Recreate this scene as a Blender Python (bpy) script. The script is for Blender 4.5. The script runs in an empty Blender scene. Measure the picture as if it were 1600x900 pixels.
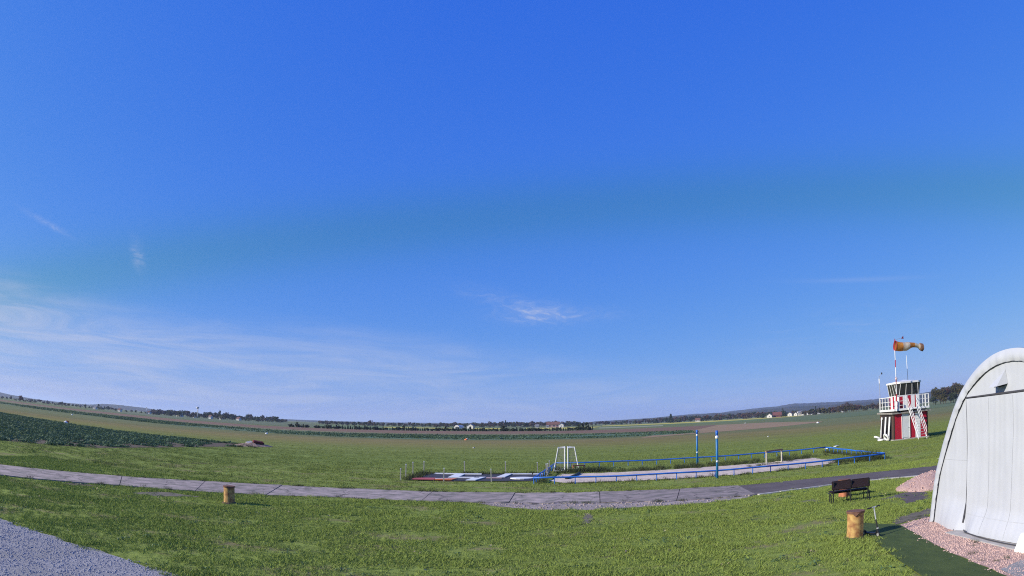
import bpy, bmesh, math, random
import numpy as np
from mathutils import Vector, Matrix, Euler
from mathutils.noise import noise as pnoise, fractal
R = math.radians
random.seed(7)
scene = bpy.context.scene
col = scene.collection

# ------------------------------------------------------------------ camera
cd = bpy.data.cameras.new('camera')
cam = bpy.data.objects.new('camera', cd); col.objects.link(cam)
cam.location = (0, 0, 3.6)
cam.rotation_euler = (Euler((R(90 + 11.75), 0, 0)).to_matrix() @ Matrix.Rotation(R(-0.4), 3, 'Z')).to_euler()
cd.type = 'PANO'                      # the webcam's wide lens: equisolid fisheye, about 91 degrees across
cd.panorama_type = 'FISHEYE_EQUISOLID'; cd.fisheye_lens = 23.4; cd.fisheye_fov = R(180)
cd.sensor_width = 36; cd.sensor_height = 20.25; cd.sensor_fit = 'HORIZONTAL'
cd.clip_start = 0.1; cd.clip_end = 60000
scene.camera = cam

# ------------------------------------------------------------------ sun, sky, exposure
SUN_EL = 25.0
SHADOW = Vector((0.974, 0.225, 0)).normalized()          # ground direction in which shadows fall
sun_dir = Vector((-SHADOW.x * math.cos(R(SUN_EL)), -SHADOW.y * math.cos(R(SUN_EL)), math.sin(R(SUN_EL))))
ld = bpy.data.lights.new('sun', 'SUN'); ld.energy = 4.6; ld.angle = R(0.53); ld.color = (1.0, 0.93, 0.79)
sun = bpy.data.objects.new('sun', ld); col.objects.link(sun)
sun.rotation_euler = sun_dir.to_track_quat('Z', 'Y').to_euler(); sun.location = (-30, -10, 30)

world = bpy.data.worlds.new('World'); scene.world = world; world.use_nodes = True
wn = world.node_tree; wn.nodes.clear()
class X:                                                # tiny expression helper over Math nodes
    def __init__(s, t, sock): s.t, s.s = t, sock
    def _m(s, op, *o):
        n = s.t.nodes.new('ShaderNodeMath'); n.operation = op
        for i, v in enumerate((s,) + o):
            if isinstance(v, X): s.t.links.new(v.s, n.inputs[i])
            else: n.inputs[i].default_value = v
        return X(s.t, n.outputs[0])
    def __add__(s, o): return s._m('ADD', o)
    def __sub__(s, o): return s._m('SUBTRACT', o)
    def __mul__(s, o): return s._m('MULTIPLY', o)
    def __truediv__(s, o): return s._m('DIVIDE', o)
    def pow(s, o): return s._m('POWER', o)
    def clamp(s):
        r = s._m('ADD', 0.0); r.s.node.use_clamp = True; return r
    def step(s, a, b):
        n = s.t.nodes.new('ShaderNodeMapRange'); n.interpolation_type = 'SMOOTHSTEP'
        s.t.links.new(s.s, n.inputs[0]); n.inputs[1].default_value = a; n.inputs[2].default_value = b
        return X(s.t, n.outputs[0])
    def gauss(s):                                       # exp(-s)
        n = s.t.nodes.new('ShaderNodeMath'); n.operation = 'EXPONENT'
        s.t.links.new((s * -1.0).s, n.inputs[0]); return X(s.t, n.outputs[0])
tc = wn.nodes.new('ShaderNodeTexCoord'); sx = wn.nodes.new('ShaderNodeSeparateXYZ')
wn.links.new(tc.outputs['Generated'], sx.inputs[0])
dx, dy, dz = (X(wn, sx.outputs[i]) for i in range(3))
el = dz._m('ARCSINE') * 57.2958
az = dx._m('ARCTAN2', dy) * 57.2958
sky = wn.nodes.new('ShaderNodeTexSky'); sky.sky_type = 'NISHITA'; sky.sun_disc = False
sky.sun_elevation = R(SUN_EL); sky.sun_rotation = math.atan2(sun_dir.x, sun_dir.y)
sky.altitude = 250; sky.air_density = 1.0; sky.dust_density = 0.3; sky.ozone_density = 3.0
SKY_K = 0.735                                            # one colour grade for the whole dome (the webcam's blue rendering)
sp_ = wn.nodes.new('ShaderNodeSeparateColor'); wn.links.new(sky.outputs[0], sp_.inputs[0])
cb_ = wn.nodes.new('ShaderNodeCombineColor')
for i_, (k_, p_) in enumerate(((0.47, 1.0), (1.31, 0.63), (6.75, 0.1))):
    wn.links.new((X(wn, sp_.outputs[i_]).pow(p_) * (k_ * SKY_K)).s, cb_.inputs[i_])
def wnoise(scale, loc=(0, 0, 0), detail=6, rough=0.6, dist=0.0, vec=None):
    mp = wn.nodes.new('ShaderNodeMapping'); mp.inputs['Scale'].default_value = scale; mp.inputs['Location'].default_value = loc
    wn.links.new(vec if vec else tc.outputs['Generated'], mp.inputs['Vector'])
    n = wn.nodes.new('ShaderNodeTexNoise'); n.inputs['Scale'].default_value = 1; n.inputs['Detail'].default_value = detail
    n.inputs['Roughness'].default_value = rough; n.inputs['Distortion'].default_value = dist
    wn.links.new(mp.outputs[0], n.inputs['Vector']); return X(wn, n.outputs[0])
# cirrus: a thin veil low on the left that thins out to the right, plus a few wisps, in sky directions
streak = wnoise((4, 4, 34), (1.3, 0, 2), 9, 0.66, 1.2).step(0.3, 0.75)
soft = wnoise((2.2, 2.2, 9), (4, 1, 0), 4, 0.5).step(0.25, 0.75)
top = dx * -6.6 + az * 0.02 + 5.9 + soft * 2.6
veil = (top - el).step(-0.6, 5.0) * (streak * 0.6 + soft * 0.2 + 0.06) * dx._m('MULTIPLY_ADD', -0.6, 0.66).clamp()
haze = (el * -1.0 + 13.0).step(0.0, 13.0) * 0.02
def wisp(a, e, wa, we, slope, amt):
    u = (az - a); v = (el - e) - u * slope
    return ((u / wa).pow(2.0) + (v / we).pow(2.0)).gauss() * amt
fine = wnoise((26, 26, 70), (0, 3, 1), 7, 0.65, 1.5).step(0.4, 0.75)
fine2 = wnoise((13, 13, 80), (7, 3, 1), 7, 0.65, 1.0).step(0.42, 0.78)
wis = (wisp(2.4, 9.6, 2.6, 0.75, -0.08, 0.42) + wisp(3.8, 9.3, 4.5, 0.6, 0.0, 0.2) + wisp(-1.5, 11.0, 3.0, 0.7, -0.2, 0.14) + wisp(-33.6, 12.9, 0.6, 0.9, -0.9, 0.28)
       + wisp(-42.5, 14.3, 2.2, 0.25, -0.3, 0.24)) * (fine * 1.4 + 0.3) + wisp(29, 6.5, 9, 1.6, 0.06, 0.16) * fine2 + wisp(31, 10.6, 5, 0.2, -0.08, 0.12)
cloud = (veil + wis + haze).clamp()
# long faint greenish band across the clear sky
bw = (((el - 18.7) + ((az - 15.0) / 9.6).pow(2.0) * 0.26) / 3.0).pow(2.0).gauss() * 0.85
bmix = wn.nodes.new('ShaderNodeMix'); bmix.data_type = 'RGBA'; bmix.blend_type = 'MULTIPLY'
wn.links.new(bw.s, bmix.inputs[0]); wn.links.new(cb_.outputs[0], bmix.inputs[6]); bmix.inputs[7].default_value = (0.84, 0.97, 0.72, 1)
cmix = wn.nodes.new('ShaderNodeMix'); cmix.data_type = 'RGBA'
wn.links.new(cloud.s, cmix.inputs[0]); wn.links.new(bmix.outputs[2], cmix.inputs[6]); cmix.inputs[7].default_value = (5.0 * SKY_K, 5.6 * SKY_K, 7.6 * SKY_K, 1)
bg = wn.nodes.new('ShaderNodeBackground'); bg.inputs['Strength'].default_value = 0.1
wo = wn.nodes.new('ShaderNodeOutputWorld')
wn.links.new(cmix.outputs[2], bg.inputs[0]); wn.links.new(bg.outputs[0], wo.inputs[0])

scene.view_settings.view_transform = 'Standard'; scene.view_settings.look = 'None'
scene.view_settings.exposure = 0.45; scene.view_settings.gamma = 1.0; scene.view_settings.use_curve_mapping = False
scene.cycles.use_denoising = False; scene.cycles.filter_width = 1.1
scene.cycles.max_bounces = 6; scene.cycles.volume_bounces = 2

# ------------------------------------------------------------------ materials
MATS = {}
def mat(name, c, c2=None, scale=3.0, rough=0.85, bump=0.0, bscale=None, metal=0.0, detail=5, lo=0.35, hi=0.65, spec=0.3, coord='Object', trans=0.0, stretch=None, c3=None, c3scale=0.15, c3amt=0.7, sheen=0):
    if name in MATS: return MATS[name]
    m = bpy.data.materials.new(name); m.use_nodes = True; MATS[name] = m
    t = m.node_tree; b = t.nodes['Principled BSDF']
    b.inputs['Roughness'].default_value = rough; b.inputs['Metallic'].default_value = metal; b.inputs['Specular IOR Level'].default_value = spec
    b.inputs['Base Color'].default_value = (*c, 1)
    tcn = t.nodes.new('ShaderNodeTexCoord'); src = tcn.outputs[coord]
    if stretch:
        mp = t.nodes.new('ShaderNodeMapping'); mp.inputs['Scale'].default_value = stretch; t.links.new(src, mp.inputs[0]); src = mp.outputs[0]
    def nz(s, d=detail):
        n = t.nodes.new('ShaderNodeTexNoise'); n.inputs['Scale'].default_value = s; n.inputs['Detail'].default_value = d; n.inputs['Roughness'].default_value = 0.62
        t.links.new(src, n.inputs['Vector']); return n.outputs[0]
    if c2:
        r = t.nodes.new('ShaderNodeValToRGB'); r.color_ramp.elements[0].position = lo; r.color_ramp.elements[1].position = hi
        r.color_ramp.elements[0].color = (*c, 1); r.color_ramp.elements[1].color = (*c2, 1)
        t.links.new(nz(scale), r.inputs[0]); out = r.outputs[0]
        if c3:
            f = t.nodes.new('ShaderNodeMapRange'); t.links.new(nz(c3scale, 4), f.inputs[0]); f.inputs[1].default_value = 0.42; f.inputs[2].default_value = 0.66; f.inputs[4].default_value = c3amt
            mx = t.nodes.new('ShaderNodeMix'); mx.data_type = 'RGBA'; t.links.new(f.outputs[0], mx.inputs[0]); t.links.new(out, mx.inputs[6]); mx.inputs[7].default_value = (*c3, 1); out = mx.outputs[2]
        t.links.new(out, b.inputs['Base Color'])
    if bump:
        bn = t.nodes.new('ShaderNodeBump'); bn.inputs['Strength'].default_value = 1.0; bn.inputs['Distance'].default_value = bump
        t.links.new(nz(bscale or scale * 3), bn.inputs['Height']); t.links.new(bn.outputs[0], b.inputs['Normal'])
    if trans:
        tr = t.nodes.new('ShaderNodeBsdfTranslucent'); ms = t.nodes.new('ShaderNodeMixShader'); ms.inputs[0].default_value = trans
        tr.inputs[0].default_value = (*c, 1)
        if c2: t.links.new(out, tr.inputs[0])
        o = t.nodes['Material Output']; t.links.new(b.outputs[0], ms.inputs[1]); t.links.new(tr.outputs[0], ms.inputs[2]); t.links.new(ms.outputs[0], o.inputs[0])
    return m
white_paint = mat('white_paint', (0.72, 0.72, 0.7), (0.55, 0.54, 0.5), 4, 0.5, lo=0.55, hi=0.8)
red_paint = mat('red_paint', (0.42, 0.012, 0.03), (0.34, 0.012, 0.03), 2.5, 0.6)
blue_paint = mat('blue_paint', (0.015, 0.12, 0.52), (0.03, 0.17, 0.55), 3, 0.45, c3=(0.02, 0.06, 0.3), c3scale=1.2, c3amt=0.5)
pole_blue = mat('pole_blue', (0.03, 0.2, 0.42), (0.02, 0.13, 0.34), 2, 0.45)
fabric = mat('white_tarpaulin', (0.42, 0.437, 0.475), (0.405, 0.422, 0.46), 1.2, 0.55, bump=0.003, bscale=5, spec=0.25, c3=(0.375, 0.387, 0.41), c3scale=0.9, c3amt=0.45)
dark_line = mat('dark_seam', (0.05, 0.05, 0.06))
inside_shade = mat('interior_shade', (0.02, 0.02, 0.022))  # near-black colour playing the shade inside the hangar door and vent
concrete = mat('old_concrete', (0.39, 0.315, 0.28), (0.27, 0.22, 0.2), 1.6, 0.95, bump=0.006, bscale=14, c3=(0.15, 0.14, 0.11), c3scale=1.4, c3amt=0.85, coord='Object')
plinth_m = mat('pale_concrete', (0.42, 0.4, 0.38), (0.33, 0.31, 0.29), 2.5, 0.95, bump=0.004)
def weather(m):                                     # cracks and slab-to-slab tone on top of a finished material
    t = m.node_tree; b = t.nodes['Principled BSDF']; src = b.inputs['Base Color'].links[0].from_socket
    tcn = t.nodes.new('ShaderNodeTexCoord'); nz = t.nodes.new('ShaderNodeTexNoise'); nz.inputs['Scale'].default_value = 1.3; nz.inputs['Detail'].default_value = 6; t.links.new(tcn.outputs['Object'], nz.inputs['Vector'])
    vm = t.nodes.new('ShaderNodeVectorMath'); vm.operation = 'MULTIPLY_ADD'; t.links.new(nz.outputs['Color'], vm.inputs[0]); vm.inputs[1].default_value = (0.9, 0.9, 0.9); t.links.new(tcn.outputs['Object'], vm.inputs[2])
    vo = t.nodes.new('ShaderNodeTexVoronoi'); vo.feature = 'DISTANCE_TO_EDGE'; vo.inputs['Scale'].default_value = 0.42; t.links.new(vm.outputs[0], vo.inputs['Vector'])
    crack = X(t, vo.outputs['Distance']).step(0.004, 0.02) * 0.5 + 0.5
    oi = t.nodes.new('ShaderNodeObjectInfo'); k = crack * (X(t, oi.outputs['Random']) * 0.3 + 0.84)
    cc = t.nodes.new('ShaderNodeCombineXYZ'); [t.links.new(k.s, cc.inputs[i]) for i in range(3)]
    mx = t.nodes.new('ShaderNodeMix'); mx.data_type = 'RGBA'; mx.blend_type = 'MULTIPLY'; mx.inputs[0].default_value = 1
    t.links.new(src, mx.inputs[6]); t.links.new(cc.outputs[0], mx.inputs[7]); t.links.new(mx.outputs[2], b.inputs['Base Color'])
weather(concrete)
asphalt = mat('asphalt', (0.125, 0.098, 0.092), (0.088, 0.07, 0.066), 3, 0.95, bump=0.008, bscale=30, c3=(0.15, 0.125, 0.115), c3scale=0.5)
kerb_m = mat('kerb_stone', (0.5, 0.48, 0.45), (0.36, 0.34, 0.31), 3, 0.9)
soil = mat('bare_soil', (0.12, 0.085, 0.055), (0.075, 0.06, 0.038), 4, 1.0, bump=0.02)
dry_soil = mat('dry_patch', (0.19, 0.16, 0.12), (0.1, 0.09, 0.06), 2.5, 1.0, bump=0.02)
sand = mat('court_sand', (0.68, 0.55, 0.44), (0.54, 0.43, 0.34), 1.6, 1.0, bump=0.05, bscale=3, c3=(0.34, 0.28, 0.2), c3scale=0.5, c3amt=0.4)
grey_gravel = mat('grey_gravel', (0.37, 0.36, 0.37), (0.2, 0.195, 0.2), 22, 1.0, bump=0.03, bscale=25, c3=(0.2, 0.19, 0.17), c3scale=0.6, c3amt=0.5)
pink_gravel = mat('pink_gravel', (0.5, 0.35, 0.3), (0.32, 0.2, 0.17), 14, 1.0, bump=0.03, bscale=18)
pebble_grey = mat('pebble_grey', (0.42, 0.41, 0.42), (0.24, 0.235, 0.24), 3, 0.95)
pebble_pink = mat('pebble_pink', (0.58, 0.42, 0.37), (0.42, 0.27, 0.23), 3, 0.95)
mat_green = mat('green_matting', (0.05, 0.08, 0.019), (0.036, 0.062, 0.015), 5, 0.95, bump=0.012, bscale=40, stretch=(3, 1, 1), c3=(0.068, 0.1, 0.024), c3scale=1.0)
black_board = mat('black_panel', (0.035, 0.033, 0.04), (0.06, 0.055, 0.06), 2, 0.8)
orange_paint = mat('orange_paint', (0.7, 0.2, 0.05), (0.6, 0.13, 0.03), 3, 0.6)
rust_yellow = mat('rusty_yellow_paint', (0.5, 0.32, 0.11), (0.44, 0.26, 0.09), 5, 0.7, c3=(0.24, 0.1, 0.04), c3scale=5, c3amt=0.9, bump=0.004)
rust_pink = mat('faded_orange_paint', (0.52, 0.2, 0.1), (0.42, 0.14, 0.07), 5, 0.7, c3=(0.25, 0.1, 0.05), c3scale=4)
rust = mat('rust', (0.12, 0.06, 0.04), (0.2, 0.1, 0.07), 9, 0.9, bump=0.004)
bench_wood = mat('dark_bench_wood', (0.036, 0.02, 0.021), (0.024, 0.014, 0.015), 6, 0.7, stretch=(1, 8, 8))
black_steel = mat('black_steel', (0.015, 0.015, 0.017), rough=0.5)
silver = mat('silver_metal', (0.6, 0.6, 0.6), rough=0.35, metal=0.6)
steel = mat('galvanised_steel', (0.42, 0.42, 0.43), (0.32, 0.32, 0.33), 8, 0.5, metal=0.3)
wood_raw = mat('weathered_wood', (0.3, 0.2, 0.12), (0.2, 0.12, 0.07), 5, 0.85, stretch=(6, 6, 1))
pale_wood = mat('pale_post', (0.46, 0.43, 0.36), (0.34, 0.31, 0.25), 5, 0.85)
brown_wall = mat('dark_brown_boards', (0.1, 0.06, 0.045), (0.06, 0.038, 0.03), 4, 0.85, stretch=(6, 6, 0.6))
roof_felt = mat('grey_roof_felt', (0.3, 0.28, 0.25), (0.2, 0.18, 0.16), 3, 0.95)
glass = mat('dark_window_glass', (0.03, 0.03, 0.035), rough=0.12, spec=0.6)
net_m = mat('grey_net', (0.2, 0.2, 0.19))
sock_orange = mat('sock_orange', (0.68, 0.3, 0.06), (0.5, 0.19, 0.04), 3, 0.8, trans=0.35)
sock_white = mat('sock_white', (0.66, 0.6, 0.5), (0.5, 0.42, 0.33), 3, 0.8, trans=0.35)
sock_dark = mat('sock_dark', (0.14, 0.07, 0.05), (0.3, 0.17, 0.1), 3, 0.85, trans=0.2)
leaf_kw = dict(rough=0.7, spec=0.2)
grass_m = mat('grass_blades', (0.31, 0.405, 0.085), (0.215, 0.33, 0.07), 0.7, 0.75, spec=0.12, coord='Object', trans=0.3, c3=(0.35, 0.31, 0.11), c3scale=0.5, c3amt=0.8)
meadow_m = mat('meadow_blades', (0.24, 0.3, 0.07), (0.18, 0.255, 0.06), 0.25, 0.75, spec=0.12, trans=0.3, c3=(0.27, 0.25, 0.08), c3scale=0.08, c3amt=0.6, stretch=(0.5, 1.6, 1))
weed_m = mat('dark_weeds', (0.06, 0.085, 0.03), (0.045, 0.06, 0.024), 0.8, 0.85, trans=0.2, c3=(0.12, 0.08, 0.045), c3scale=0.6, c3amt=0.6)
crop_m = mat('crop_leaves', (0.075, 0.13, 0.06), (0.1, 0.165, 0.08), 0.6, 0.6, spec=0.15, trans=0.2, c3=(0.055, 0.1, 0.045), c3scale=0.15)
field_crop_m = mat('far_crop', (0.068, 0.128, 0.057), (0.105, 0.162, 0.069), 0.06, 0.8, stretch=(0.3, 1, 1), c3=(0.150, 0.176, 0.081), c3scale=0.03)
plough_m = mat('ploughed_earth', (0.150, 0.084, 0.048), (0.210, 0.121, 0.069), 0.05, 1.0, stretch=(0.3, 2, 1))
stubble_m = mat('stubble', (0.188, 0.162, 0.075), (0.150, 0.142, 0.060), 0.05, 1.0, stretch=(0.2, 1.5, 1))
tan_m = mat('dry_tan_field', (0.315, 0.203, 0.109), (0.225, 0.162, 0.081), 0.06, 1.0, stretch=(0.3, 1.4, 1))
mustard_m = mat('yellow_mustard', (0.540, 0.446, 0.057), (0.405, 0.365, 0.069), 0.03, 1.0, stretch=(0.4, 1, 1))
green_field_m = mat('green_field', (0.120, 0.169, 0.052), (0.090, 0.135, 0.040), 0.03, 1.0, stretch=(0.3, 1, 1))
hill_m = mat('wooded_hill', (0.024, 0.032, 0.024), (0.055, 0.046, 0.034), 0.012, 1.0, bump=6, bscale=0.02)
bark = mat('bark', (0.07, 0.052, 0.04), (0.045, 0.034, 0.027), 3, 0.95)
LEAF = {
 'dark': mat('leaf_dark_green', (0.03, 0.045, 0.022), (0.05, 0.065, 0.03), 0.8, 0.8, trans=0.15),
 'olive': mat('leaf_olive', (0.075, 0.07, 0.025), (0.05, 0.055, 0.022), 0.4, 0.8, trans=0.2, c3=(0.14, 0.075, 0.025), c3scale=0.2),
 'rust': mat('leaf_russet', (0.12, 0.055, 0.035), (0.08, 0.04, 0.03), 0.5, 0.8, trans=0.2),
 'mauve': mat('leaf_bare_brown', (0.095, 0.065, 0.055), (0.065, 0.048, 0.042), 0.5, 0.85, trans=0.1),
 'conifer': mat('leaf_conifer', (0.018, 0.034, 0.02), (0.03, 0.045, 0.025), 1.0, 0.8),
 'yellow': mat('leaf_ochre', (0.14, 0.11, 0.03), (0.09, 0.075, 0.03), 0.5, 0.8, trans=0.2)}
def ground_material():
    m = bpy.data.materials.new('airfield_grass'); m.use_nodes = True; t = m.node_tree; b = t.nodes['Principled BSDF']
    b.inputs['Roughness'].default_value = 1.0; b.inputs['Specular IOR Level'].default_value = 0.05
    tcn = t.nodes.new('ShaderNodeTexCoord'); sp = t.nodes.new('ShaderNodeSeparateXYZ'); t.links.new(tcn.outputs['Object'], sp.inputs[0])
    def nz(scale, st=(1, 1, 1), d=6, r=0.6):
        mp = t.nodes.new('ShaderNodeMapping'); mp.inputs['Scale'].default_value = st; t.links.new(tcn.outputs['Object'], mp.inputs[0])
        n = t.nodes.new('ShaderNodeTexNoise'); n.inputs['Scale'].default_value = scale; n.inputs['Detail'].default_value = d; n.inputs['Roughness'].default_value = r
        t.links.new(mp.outputs[0], n.inputs['Vector']); return X(t, n.outputs[0])
    y = X(t, sp.outputs[1]); x = X(t, sp.outputs[0])
    q = (y + (nz(0.03, (0.25, 1, 1)) - 0.5) * 34.0 + x * x * 0.0006) / 300.0
    r = t.nodes.new('ShaderNodeValToRGB'); t.links.new(q.s, r.inputs[0]); cr = r.color_ramp
    stops = [(0.0, (0.21, 0.26, 0.058)), (0.14, (0.2, 0.25, 0.056)), (0.2, (0.17, 0.22, 0.053)), (0.3, (0.175, 0.205, 0.053)), (0.37, (0.195, 0.185, 0.06)), (0.45, (0.205, 0.172, 0.07)), (0.5, (0.165, 0.165, 0.07)), (0.62, (0.16, 0.175, 0.08)), (1.0, (0.15, 0.17, 0.075))]
    cr.elements[0].position = 0; cr.elements[0].color = (*stops[0][1], 1); cr.elements[1].position = 1; cr.elements[1].color = (*stops[-1][1], 1)
    for p, c in stops[1:-1]:
        e = cr.elements.new(p); e.color = (*c, 1)
    mul = (nz(0.9, (0.35, 1.3, 1)) - 0.5) * 0.9 + (nz(0.11, (0.12, 2.2, 1), 4) - 0.5) * 0.8 + (nz(9.0) - 0.5) * 0.5 + 1.0
    mx = t.nodes.new('ShaderNodeMix'); mx.data_type = 'RGBA'; mx.blend_type = 'MULTIPLY'; mx.inputs[0].default_value = 1
    cc = t.nodes.new('ShaderNodeCombineXYZ'); [t.links.new(mul.s, cc.inputs[i]) for i in range(3)]
    wear = nz(0.55, (0.6, 1.2, 1), 7, 0.65).step(0.5, 0.64) * (y * -1.0 + 60.0).step(0.0, 20.0) * 0.75
    wm = t.nodes.new('ShaderNodeMix'); wm.data_type = 'RGBA'; t.links.new(wear.s, wm.inputs[0]); t.links.new(r.outputs[0], wm.inputs[6]); wm.inputs[7].default_value = (0.23, 0.18, 0.1, 1)
    t.links.new(wm.outputs[2], mx.inputs[6]); t.links.new(cc.outputs[0], mx.inputs[7])
    t.links.new(mx.outputs[2], b.inputs['Base Color'])
    bn = t.nodes.new('ShaderNodeBump'); bn.inputs['Distance'].default_value = 0.12; bn.inputs['Strength'].default_value = 0.8
    t.links.new((nz(2.2, (0.7, 1.2, 1), 8, 0.7)).s, bn.inputs['Height']); t.links.new(bn.outputs[0], b.inputs['Normal'])
    return m
ground_m = ground_material()

# ------------------------------------------------------------------ mesh helpers
class MB:
    def __init__(s): s.v, s.f = [], []
    def add(s, vs, fs):
        o = len(s.v); s.v += [tuple(p) for p in vs]; s.f += [tuple(i + o for i in q) for q in fs]; return s
    def box(s, c, d, rz=0, M=None):
        vs = [Vector((x * d[0] / 2, y * d[1] / 2, z * d[2] / 2)) for x in (-1, 1) for y in (-1, 1) for z in (-1, 1)]
        m = Matrix.Rotation(rz, 3, 'Z') if M is None else M
        return s.add([m @ p + Vector(c) for p in vs], [(0, 1, 3, 2), (4, 6, 7, 5), (0, 4, 5, 1), (2, 3, 7, 6), (0, 2, 6, 4), (1, 5, 7, 3)])
    def tube(s, pts, r, n=8, cap=True):
        pts = [Vector(p) for p in pts]; k = len(pts); rs = r if isinstance(r, (list, tuple)) else [r] * k
        rings = []; ref = None
        for i, p in enumerate(pts):
            t = (pts[min(i + 1, k - 1)] - pts[max(i - 1, 0)]).normalized()
            if ref is None: ref = t.orthogonal().normalized()
            a = (ref - t * ref.dot(t)).normalized(); ref = a; b = t.cross(a)
            rings.append([p + (a * math.cos(2 * math.pi * j / n) + b * math.sin(2 * math.pi * j / n)) * rs[i] for j in range(n)])
        vs = [q for g in rings for q in g]
        fs = [(i * n + j, i * n + (j + 1) % n, (i + 1) * n + (j + 1) % n, (i + 1) * n + j) for i in range(k - 1) for j in range(n)]
        if cap: fs += [tuple(range(n))[::-1], tuple((k - 1) * n + j for j in range(n))]
        return s.add(vs, fs)
    def prism(s, poly, z0, z1):
        n = len(poly); vs = [(x, y, z0) for x, y in poly] + [(x, y, z1) for x, y in poly]
        return s.add(vs, [tuple(range(n))[::-1], tuple(range(n, 2 * n))] + [(i, (i + 1) % n, n + (i + 1) % n, n + i) for i in range(n)])
    def loft(s, a, b):                              # strip of quads between two equal polylines
        n = len(a); return s.add(list(a) + list(b), [(i, i + 1, n + i + 1, n + i) for i in range(n - 1)])
    def build(s, name, m, parent=None, smooth=False, bevel=0.0, loc=None):
        me = bpy.data.meshes.new(name); me.from_pydata(s.v, [], s.f); me.update()
        bm = bmesh.new(); bm.from_mesh(me)
        bmesh.ops.recalc_face_normals(bm, faces=bm.faces)
        if bevel: bmesh.ops.bevel(bm, geom=bm.edges[:], offset=bevel, segments=2, affect='EDGES', clamp_overlap=True)
        bm.to_mesh(me); bm.free()
        if smooth:
            for p in me.polygons: p.use_smooth = True
        me.materials.append(m)
        o = bpy.data.objects.new(name, me); col.objects.link(o)
        if parent: o.parent = parent
        if loc: o.location = loc
        return o
def tag(o, label=None, cat=None, group=None, kind=None):
    if label: o['label'] = label
    if cat: o['category'] = cat
    if group: o['group'] = group
    if kind: o['kind'] = kind
    return o
def empty(name, loc, rz=0, **kw):
    o = bpy.data.objects.new(name, None); col.objects.link(o); o.location = loc; o.rotation_euler = (0, 0, rz); o.empty_display_size = 0.2
    return tag(o, **kw)
def inst(o, parent=None, loc=None, rz=None):
    c = o.copy(); col.objects.link(c); c.parent = parent
    if loc is not None: c.location = loc
    if rz is not None: c.rotation_euler = (0, 0, rz)
    return c
def inside(p, poly):
    x, y = p; r = False; j = len(poly) - 1
    for i in range(len(poly)):
        xi, yi = poly[i]; xj, yj = poly[j]
        if (yi > y) != (yj > y) and x < (xj - xi) * (y - yi) / (yj - yi) + xi: r = not r
        j = i
    return r
def rough_edge(poly, step=0.35, amt=0.12, seed=0):
    out = []; rnd = random.Random(seed)
    for i in range(len(poly)):
        a = Vector((*poly[i], 0)); b = Vector((*poly[(i + 1) % len(poly)], 0)); n = max(1, int((b - a).length / step))
        nrm = Vector((-(b - a).y, (b - a).x, 0)).normalized()
        for k in range(n):
            p = a.lerp(b, k / n); w = amt * (pnoise(Vector((p.x * 1.3, p.y * 1.3, seed))) + 0.5 * rnd.uniform(-1, 1))
            p = p + nrm * w; out.append((p.x, p.y))
    return out
def sheet(name, poly, z, m, kind='structure'):
    bm = bmesh.new(); f = bm.faces.new([bm.verts.new((x, y, z)) for x, y in poly]); f.normal_update()
    if f.normal.z < 0: f.normal_flip()
    bmesh.ops.triangulate(bm, faces=bm.faces[:])
    me = bpy.data.meshes.new(name); bm.to_mesh(me); bm.free(); me.materials.append(m)
    o = bpy.data.objects.new(name, me); col.objects.link(o)
    if kind: o['kind'] = kind
    return o
def bearing(px):                                    # survey column -> bearing in degrees from straight ahead
    q = px - 801.5; return 0.0551 * q * (1 + 3.2e-8 * q * q)
def polar(b, d): return (d * math.sin(R(b)), d * math.cos(R(b)))

# ------------------------------------------------------------------ ground and fields
MBg = MB(); N = 96
rings = [0, 20, 60, 150, 400, 1200, 4000, 12000, 30000]
for i, r_ in enumerate(rings[1:]):
    for k in range(N): MBg.v.append((r_ * math.cos(2 * math.pi * k / N), r_ * math.sin(2 * math.pi * k / N), 0))
MBg.v.append((0, 0, 0)); c0 = len(MBg.v) - 1
MBg.f += [(c0, k, (k + 1) % N) for k in range(N)]
for i in range(len(rings) - 2):
    MBg.f += [(i * N + k, (i + 1) * N + k, (i + 1) * N + (k + 1) % N, i * N + (k + 1) % N) for k in range(N)]
tag(MBg.build('ground', ground_m), kind='structure')

def band(name, front, back, z, m):
    poly = front + back[::-1]
    return sheet(name, poly, z, m)
SF = [(-420, 330), (-223, 226), (-177, 212), (-139, 198), (-95, 176), (-67, 165), (-45, 157), (-30, 154), (-15, 153), (0, 153), (15, 154), (33, 160), (49, 170)]
SB = [(-560, 470), (-300, 296), (-240, 285), (-180, 268), (-123, 232), (-88, 218), (-64, 216), (-43, 216), (-21, 216), (0, 216), (20, 212), (41, 211), (56, 205)]
BF = [(-700, 590), (-390, 374), (-308, 350), (-228, 318), (-140, 262), (-97, 247), (-73, 245), (-47, 247), (-25, 253), (0, 253), (23, 243), (43, 228), (60, 214)]
BB = [(-900, 830), (-470, 470), (-400, 450), (-290, 420), (-188, 358), (-132, 330), (-96, 330), (-67, 342), (-34, 346), (0, 338), (30, 326), (68, 340), (105, 332)]
band('crop_strip', SF, SB, 0.02, field_crop_m)
band('stubble_strip', SB, BF, 0.016, stubble_m)
band('ploughed_field', BF, BB, 0.024, plough_m)
sheet('dry_field', [(34, 161), (27, 141), (49, 163), (72, 176), (97, 194), (103, 204), (121, 301), (105, 331), (60, 214), (56, 205), (49, 170)], 0.028, tan_m)
sheet('mustard_field', [polar(bearing(500), 420), polar(bearing(640), 400), polar(bearing(790), 410), polar(bearing(790), 720), polar(bearing(640), 800), polar(bearing(500), 700)], 0.03, green_field_m)
sheet('yellow_field', [polar(bearing(735), 470), polar(bearing(785), 470), polar(bearing(785), 640), polar(bearing(735), 640)], 0.05, mustard_m)
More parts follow.
